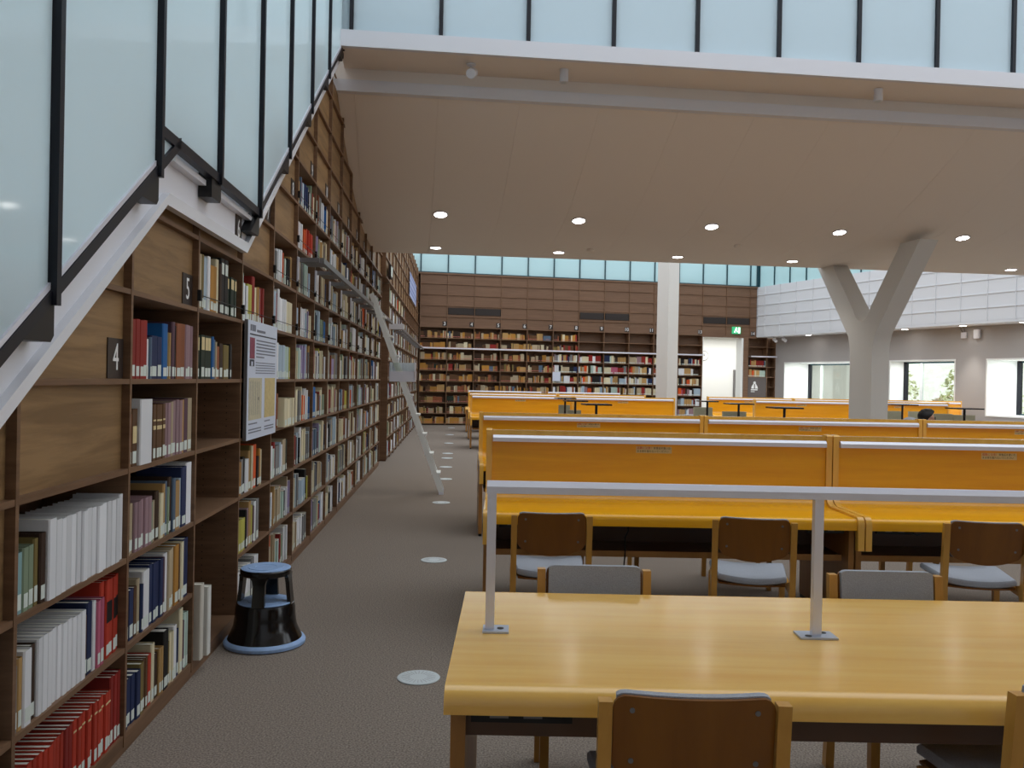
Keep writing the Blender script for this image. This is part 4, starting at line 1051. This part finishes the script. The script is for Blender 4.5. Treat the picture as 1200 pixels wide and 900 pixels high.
def make_chair():
    c = empty('library_chair')
    post = [(-.262, 0), (-.218, 0), (-.205, .20), (-.178, .36), (-.150, .405), (-.120, .418), (-.186, .435), (-.222, .775), (-.258, .775), (-.226, .42), (-.236, .22)]
    for s_ in (-1, 1):
        a, b_ = sorted((s_ * .195, s_ * .2275))
        link('rear_leg', tri_x(post, a, b_).mesh('rear_leg', 'chair_wood', True), c)
        a, b_ = sorted((s_ * .190, s_ * .222))
        MB().prism([(.17, .0), (.20, .0), (.205, .40), (.165, .40)], 'x', a, b_).build('front_leg', 'chair_wood', c)
        MB().prism([(-.19, .372), (.17, .385), (.17, .412), (-.13, .412)], 'x', a + .004, b_ - .004).build('side_rail', 'chair_wood', c)
    yb = lambda x, z: -.236 - .018 * (1 - (x / .19) ** 2) - .108 * (z - .68)
    rnd_c = lambda x: .032 - math.sqrt(max(0, .032 ** 2 - max(0, min(.032, abs(x) - .1605)) ** 2))
    ztop = lambda x: .790 - rnd_c(x) - .004 * (1 - (x / .19) ** 2); zbot = lambda x: .548 + .045 * (x / .19) ** 2 + .02 * max(0, (abs(x) - .16) / .03) ** 2
    bp = curved_plate(.1925, zbot, ztop, yb, .012, 18, 6).build('back_panel', 'chair_back', c, True)
    for x, z in ((-.148, .755), (.148, .755), (-.148, .63), (.148, .63)):
        y = yb(x, z); mb = MB().lathe([(.003, 0), (.0065, .001), (.0065, .003)], 12); mb.v = [(x + p, y - r_, z + q) for p, q, r_ in mb.v]; mb.build('screw', 'rail_grey', bp)
    curved_plate(.183, lambda x: zbot(x) + .012, lambda x: ztop(x) + .004, lambda x, z: yb(x, z) + .0125, .024, 18, 6).build('back_pad', 'fabric', c, True)
    out = []
    for i in range(9): t = -1 + 2 * i / 8; out.append((.188 * t, -.168 - .045 * (1 - t * t)))
    for i in range(1, 5): out.append((.188 + .03 * i / 5, -.168 + .36 * i / 5))
    for i in range(7): t = 1 - 2 * i / 6; out.append((.218 * t, .215 + .025 * (1 - t ** 4)))
    for i in range(1, 5): out.append((-.218 + .03 * i / 5, .192 - .36 * i / 5))
    mb = MB(); k = len(out)
    for z, s_ in ((.412, .94), (.420, .995), (.438, 1.0), (.450, .965), (.455, .85), (.452, .45)):
        for x, y in out: mb.v.append((x * s_, (y - .01) * s_ + .01, z + .010 * (y > .1) * 0 + .012 * (x / .2) ** 2))
    for r_ in range(5):
        for i in range(k): j = (i + 1) % k; mb.f.append((r_ * k + i, r_ * k + j, (r_ + 1) * k + j, (r_ + 1) * k + i))
    mb.f.append(tuple(range(k - 1, -1, -1))); mb.f.append(tuple(range(5 * k, 6 * k)))
    mb.build('seat_pad', 'fabric', c, True)
    mb = MB()
    for z in (.404, .4135):
        for x, y in out: mb.v.append((x * .97, (y - .01) * .97 + .01, z))
    for i in range(k): j = (i + 1) % k; mb.f.append((i, j, k + j, k + i))
    mb.f.append(tuple(range(k - 1, -1, -1))); mb.f.append(tuple(range(k, 2 * k)))
    mb.build('seat_board', 'chair_back', c)
    st_ = box('rear_stretcher', 'chair_wood', c, -.195, .195, -.238, -.216, .275, .318)
    box('id_plate', 'steel_plate', st_, -.185, -.14, -.2395, -.238, .287, .303)
    text('id_marking', '-1317', .022, 'black_ink', st_, (-.135, -.2386, .295), (pi / 2, 0, 0), 'LEFT', .0002)
    box('front_stretcher', 'chair_wood', c, -.19, .19, .175, .195, .345, .385)
    return c
ch = make_chair(); ch_first = [True]
def chair(x, y, rz, label, group):
    o = ch if ch_first[0] else copy_tree(ch); ch_first[0] = False
    o.location = (x, y, 0); o.rotation_euler.z = rz; tag(o, label, 'chair', group)
chair(.452, 2.325, R(-1), 'oak chair with its brown back turned, tucked under the open-rail table', 'chairs at the open-rail table')
chair(1.47, 2.44, R(4), 'oak chair pushed deepest under the open-rail table, seat in shadow', 'chairs at the open-rail table')
chair(.345, 3.30, R(180), 'grey-padded chair on the far side of the open-rail table, aisle end', 'chairs at the open-rail table')
chair(1.515, 3.30, R(180), 'grey-padded chair on the far side of the open-rail table, by the middle post', 'chairs at the open-rail table')
chair(.235, 5.16, R(1), 'oak chair with grey seat at the second-row desk, aisle end', 'chairs at the second row')
chair(1.40, 5.10, R(-10), 'oak chair slightly turned at the second-row desk, near the joint between desks', 'chairs at the second row')
chair(2.70, 5.13, R(-9), 'oak chair with grey seat at the second unit of the second row', 'chairs at the second row')
chair(.75, 6.75, R(180), 'oak chair behind the second-row desk, only its legs showing below', 'chairs behind the second row')
chair(1.75, 6.75, R(176), 'oak chair behind the second-row desk joint, legs showing below', 'chairs behind the second row')
chair(3.0, 6.78, R(182), 'oak chair behind the second unit of the second row, legs showing below', 'chairs behind the second row')
# charger lead hanging from the second-row outlet
MB().tube([(2.42, 5.40, .655), (2.50, 5.38, .63), (2.62, 5.40, .66), (2.75, 5.42, .645)], .005, 6).build('charger_lead', 'black', None, label='black charger lead plugged in under the second-row desk', cat='cable')
cb = MB().tube([(.74, 5.46, .66), (.745, 5.5, .60), (.73, 5.52, .56), (.735, 5.55, .45), (.72, 5.56, .2), (.70, 5.58, .012)], .005, 6).build('hanging_cable', 'black', None, label='thin black cable hanging from the second-row desk to the carpet', cat='cable')

# ------------------------------------------------------------------ small black tables with beige lounge backs
def side_table(x, y, rz, wd, backs, lb):
    o = empty('pedestal_table', (x, y, 0), rz, label='small black pedestal table ' + lb, cat='table', group='black pedestal tables')
    MB().prism([(-wd / 2, -.2), (wd / 2, -.2), (wd / 2, .2), (-wd / 2, .2)], 'z', 1.155, 1.18).build('top', 'table_black', o)
    MB().tube([(0, 0, .02), (0, 0, 1.155)], .022, 10).build('post', 'table_black', o); MB().lathe([(.02, 0), (.2, 0), (.2, .012), (.03, .025)], 24).build('base', 'table_black', o, True)
    for bx_, by_, br_, bw_, bz in backs:
        s_ = empty('lounge_seat', (x + bx_, y + by_, 0), br_, label='beige lounge seat behind the black table ' + lb, cat='seat', group='beige lounge seats')
        box('backrest', 'beige_fabric', s_, -bw_ / 2, bw_ / 2, -.03, .03, .12, bz); box('seat', 'beige_fabric', s_, -bw_ / 2, bw_ / 2, .032, .50, .12, .44); box('base', 'table_black', s_, -bw_ / 2 + .03, bw_ / 2 - .03, .0, .47, 0, .119)
A70 = R(62)
side_table(1.36, 14.1, R(8), .42, [(.05, .36, R(5), .30, .93)], 'by the third row, left of the gap')
side_table(1.19, 16.4, R(8), .40, [(.0, .32, R(8), .26, .985)], 'second in the left file')
side_table(1.13, 18.55, R(8), .40, [(.0, .30, R(8), .24, 1.02)], 'third in the left file, before the far desk')
side_table(4.12, 18.5, R(5), .36, [(-.02, .33, R(4), .40, 1.03)], 'third in the middle file')
side_table(4.29, 16.6, R(5), .47, [(.0, .33, R(4), .46, 1.01)], 'second in the middle file')
side_table(4.44, 14.3, R(5), .48, [(.03, .36, R(4), .50, .97)], 'by the third row, before the far desk joint')
side_table(8.36, 18.8, R(5), .50, [(-.06, .40, R(3), .5, 1.02), (.55, .38, R(3), .5, 1.02)], 'left of the reading person')
side_table(8.40, 16.3, R(5), .52, [(-.19, .45, R(2), .37, 1.05), (.22, .45, R(-4), .40, 1.035)], 'right of the reading person')
# low book trolley shelf at the aisle gap: folded papers on an oak ledge
ts = empty('display_shelf', (4.50, 22.0, 0), R(4), label='small oak display shelf with a stack of grey magazines in the gap between far desks', cat='shelf')
box('shelf_board', 'oak_frame', ts, -.32, .32, -.2, .2, .58, .64); box('side', 'oak_leg', ts, -.32, -.29, -.2, .2, 0, .58); box('side', 'oak_leg', ts, .29, .32, -.2, .2, 0, .58)
mz = empty('magazine_stack', (4.52, 21.95, .641), R(2), label='stack of grey magazines on the small oak shelf', cat='magazines')
for i in range(4): box('magazine', 'beam_grey', mz, -.22 + .01 * i, .22 - .005 * i, -.14, .14, i * .03, i * .03 + .028)

# ------------------------------------------------------------------ seated reader (skin-modifier body, one mesh)
def skin_body(name, chains, root, parent):
    """chains: lists of (key, (x,y,z), (rx,ry)); shared keys join"""
    idx = {}; vs_ = []; rad = []; ed = []
    for ch_ in chains:
        prev = None
        for key, p, r_ in ch_:
            if key not in idx: idx[key] = len(vs_); vs_.append(p); rad.append(r_)
            i = idx[key]
            if prev is not None and (prev, i) not in ed: ed.append((prev, i))
            prev = i
    me_ = bpy.data.meshes.new(name); me_.from_pydata(vs_, ed, []); me_.update()
    o = bpy.data.objects.new(name, me_); COL.objects.link(o)
    m1 = o.modifiers.new('skin', 'SKIN'); m1.use_smooth_shade = True
    for i, sv in enumerate(me_.skin_vertices[0].data):
        sv.radius = rad[i]; sv.use_root = (i == idx[root])
    m2 = o.modifiers.new('sub', 'SUBSURF'); m2.levels = 2; m2.render_levels = 2
    dg = bpy.context.evaluated_depsgraph_get()
    out = bpy.data.meshes.new_from_object(o.evaluated_get(dg)); bpy.data.objects.remove(o); out.name = name
    b_ = link(name, out, parent)
    return b_
PX, PY = 4.90, 10.95
pe = empty('person', (PX, PY, 0), R(-6), label='seated reader in a pale grey shirt and glasses bending over a book', cat='person')
T = lambda r_: (r_, r_)
chains = [[('pel', (0, 0, .52), (.13, .15)), ('sp', (.02, 0, .68), (.115, .15)), ('ch', (.03, 0, .97), (.12, .165)), ('nb', (.12, 0, 1.10), (.065, .085)), ('nk', (.20, 0, 1.085), T(.05)), ('hd0', (.255, 0, 1.125), (.07, .072)), ('hd1', (.275, 0, 1.185), (.088, .076)), ('hd2', (.265, 0, 1.235), (.06, .055))],
          [('hd0', (0, 0, 0), T(.1)), ('chin', (.335, 0, 1.09), T(.038))]]
for s_, n_ in ((-1, 'l'), (1, 'r')):
    chains.append([('ch', (0, 0, 0), T(.1)), (n_ + 'sh', (.05, s_ * .175, 1.085), T(.068)), (n_ + 'el', (.27, s_ * .225, .76), T(.045)), (n_ + 'wr', (.46, s_ * .10, .755), T(.028)), (n_ + 'pa', (.505, s_ * .075, .765), (.036, .018)), (n_ + 'kn', (.535, s_ * .07, .775), (.036, .015))])
    for q_ in range(4): chains.append([(n_ + 'kn', (0, 0, 0), T(.1)), (n_ + 'f%d' % q_, (.57, s_ * (.045 + .018 * q_), .785), T(.0085)), (n_ + 'g%d' % q_, (.60 - .004 * abs(q_ - 1), s_ * (.043 + .019 * q_), .775), T(.0075))])
    chains.append([(n_ + 'pa', (0, 0, 0), T(.1)), (n_ + 't', (.525, s_ * .04, .79), T(.0095)), (n_ + 't2', (.55, s_ * .03, .80), T(.008))])
    chains.append([('pel', (0, 0, 0), T(.1)), (n_ + 'hip', (.06, s_ * .09, .50), T(.085)), (n_ + 'knee', (.43, s_ * .11, .505), T(.06)), (n_ + 'shin', (.44, s_ * .11, .28), T(.05)), (n_ + 'ank', (.42, s_ * .11, .085), T(.035)), (n_ + 'toe', (.55, s_ * .12, .035), (.035, .028))])
body = skin_body('body', chains, 'pel', pe)
bm_ = body.data
for nm in ('shirt', 'skin', 'trousers', 'black'): bm_.materials.append(MATS[nm])
for p_ in bm_.polygons:
    c_ = p_.center
    if c_.z < .09: mi = 3
    elif c_.z < .60 and not (c_.x > .2 and c_.z > .58): mi = 2
    elif (c_.x > .40 and .7 < c_.z < .85) or (c_.z > 1.06 and c_.x > .185): mi = 1
    else: mi = 0
    p_.material_index = mi
# hair: cap over the back and top of the head
hb = MB(); Cc = Vector((.268, 0, 1.175))
for i in range(11):
    th_ = -.15 + 1.75 * i / 10
    for j in range(20):
        a = 2 * pi * j / 20
        dz = cos(th_ * 1.0); rr = sin(max(th_, .0)) if th_ > 0 else 0
        tiltv = Vector((rr * cos(a), rr * sin(a), dz)); tiltv.rotate(Matrix.Rotation(R(-48), 3, 'Y'))
        k_ = 1 + .04 * math.sin(j * 2.6 + i)
        hb.v.append(tuple(Cc + Vector((tiltv.x * .112 * k_, tiltv.y * .092 * k_, tiltv.z * .105 * k_))))
for i in range(10):
    for j in range(20): k_ = (j + 1) % 20; hb.f.append((i * 20 + j, (i + 1) * 20 + j, (i + 1) * 20 + k_, i * 20 + k_))
hb.build('hair', 'hair', pe, True)
for s_ in (-1, 1):
    e_ = MB().lathe([(.004, -.012), (.014, -.008), (.016, .004), (.008, .012)], 12); e_.v = [(.262 + x * 1.0, s_ * (.081 + z * .5), 1.155 + y * 1.7) for x, y, z in e_.v]; e_.build('ear', 'skin', pe, True)
    gl = MB().tube([(.352 + .006 * cos(a), s_ * .034 + .026 * cos(a), 1.16 + .02 * sin(a)) for a in [2 * pi * i / 12 for i in range(13)]], .0025, 6); gl.build('spectacle_rim', 'black', pe)
    MB().tube([(.35, s_ * .06, 1.165), (.27, s_ * .086, 1.165)], .0022, 5).build('spectacle_arm', 'black', pe)
    ey = MB().lathe([(.002, -.009), (.009, 0), (.002, .009)], 10); ey.v = [(.338 + x, s_ * .032 + y, 1.158 + z) for x, y, z in ey.v]; ey.build('eye', 'black', pe, True)
MB().prism([(.345, 1.165), (.378, 1.125), (.345, 1.115)], 'y', -.013, .013).build('nose', 'skin', pe); box('mouth', 'poster_maroon', pe, .345, .352, -.022, .022, 1.088, 1.094)
chair(PX - .02, PY, R(-96), 'oak chair on which the reader sits', 'reader seat')
hbk = empty('open_book', (PX + .60, PY - .06, .79), R(-6), label='open book held in the hands of the reader', cat='book')
for s_ in (-1, 1): MB().prism([(0, 0), (s_ * .14, .035), (s_ * .14, .045), (0, .012)], 'x', -.09, .10).build('page_half', 'paper', hbk)

# ------------------------------------------------------------------ the mass of far books
me = bpy.data.meshes.new('shelved_books'); me.from_pydata(mass.v, [], mass.f); me.update(); me.materials.append(MATS['book_mass'])
ca = me.color_attributes.new('Col', 'FLOAT_COLOR', 'CORNER')
buf = []
for p_, c_ in zip(me.polygons, mass.c): buf += list(c_ or (.5, .5, .5, 1)) * p_.loop_total
ca.data.foreach_set('color', buf)
link('shelved_books', me, None, label='rows of small books filling the distant shelves of the bookcases', cat='books', kind='stuff')
print('books', N_BOOKS[0], 'objects', len(bpy.data.objects), 'mass faces', len(mass.f))
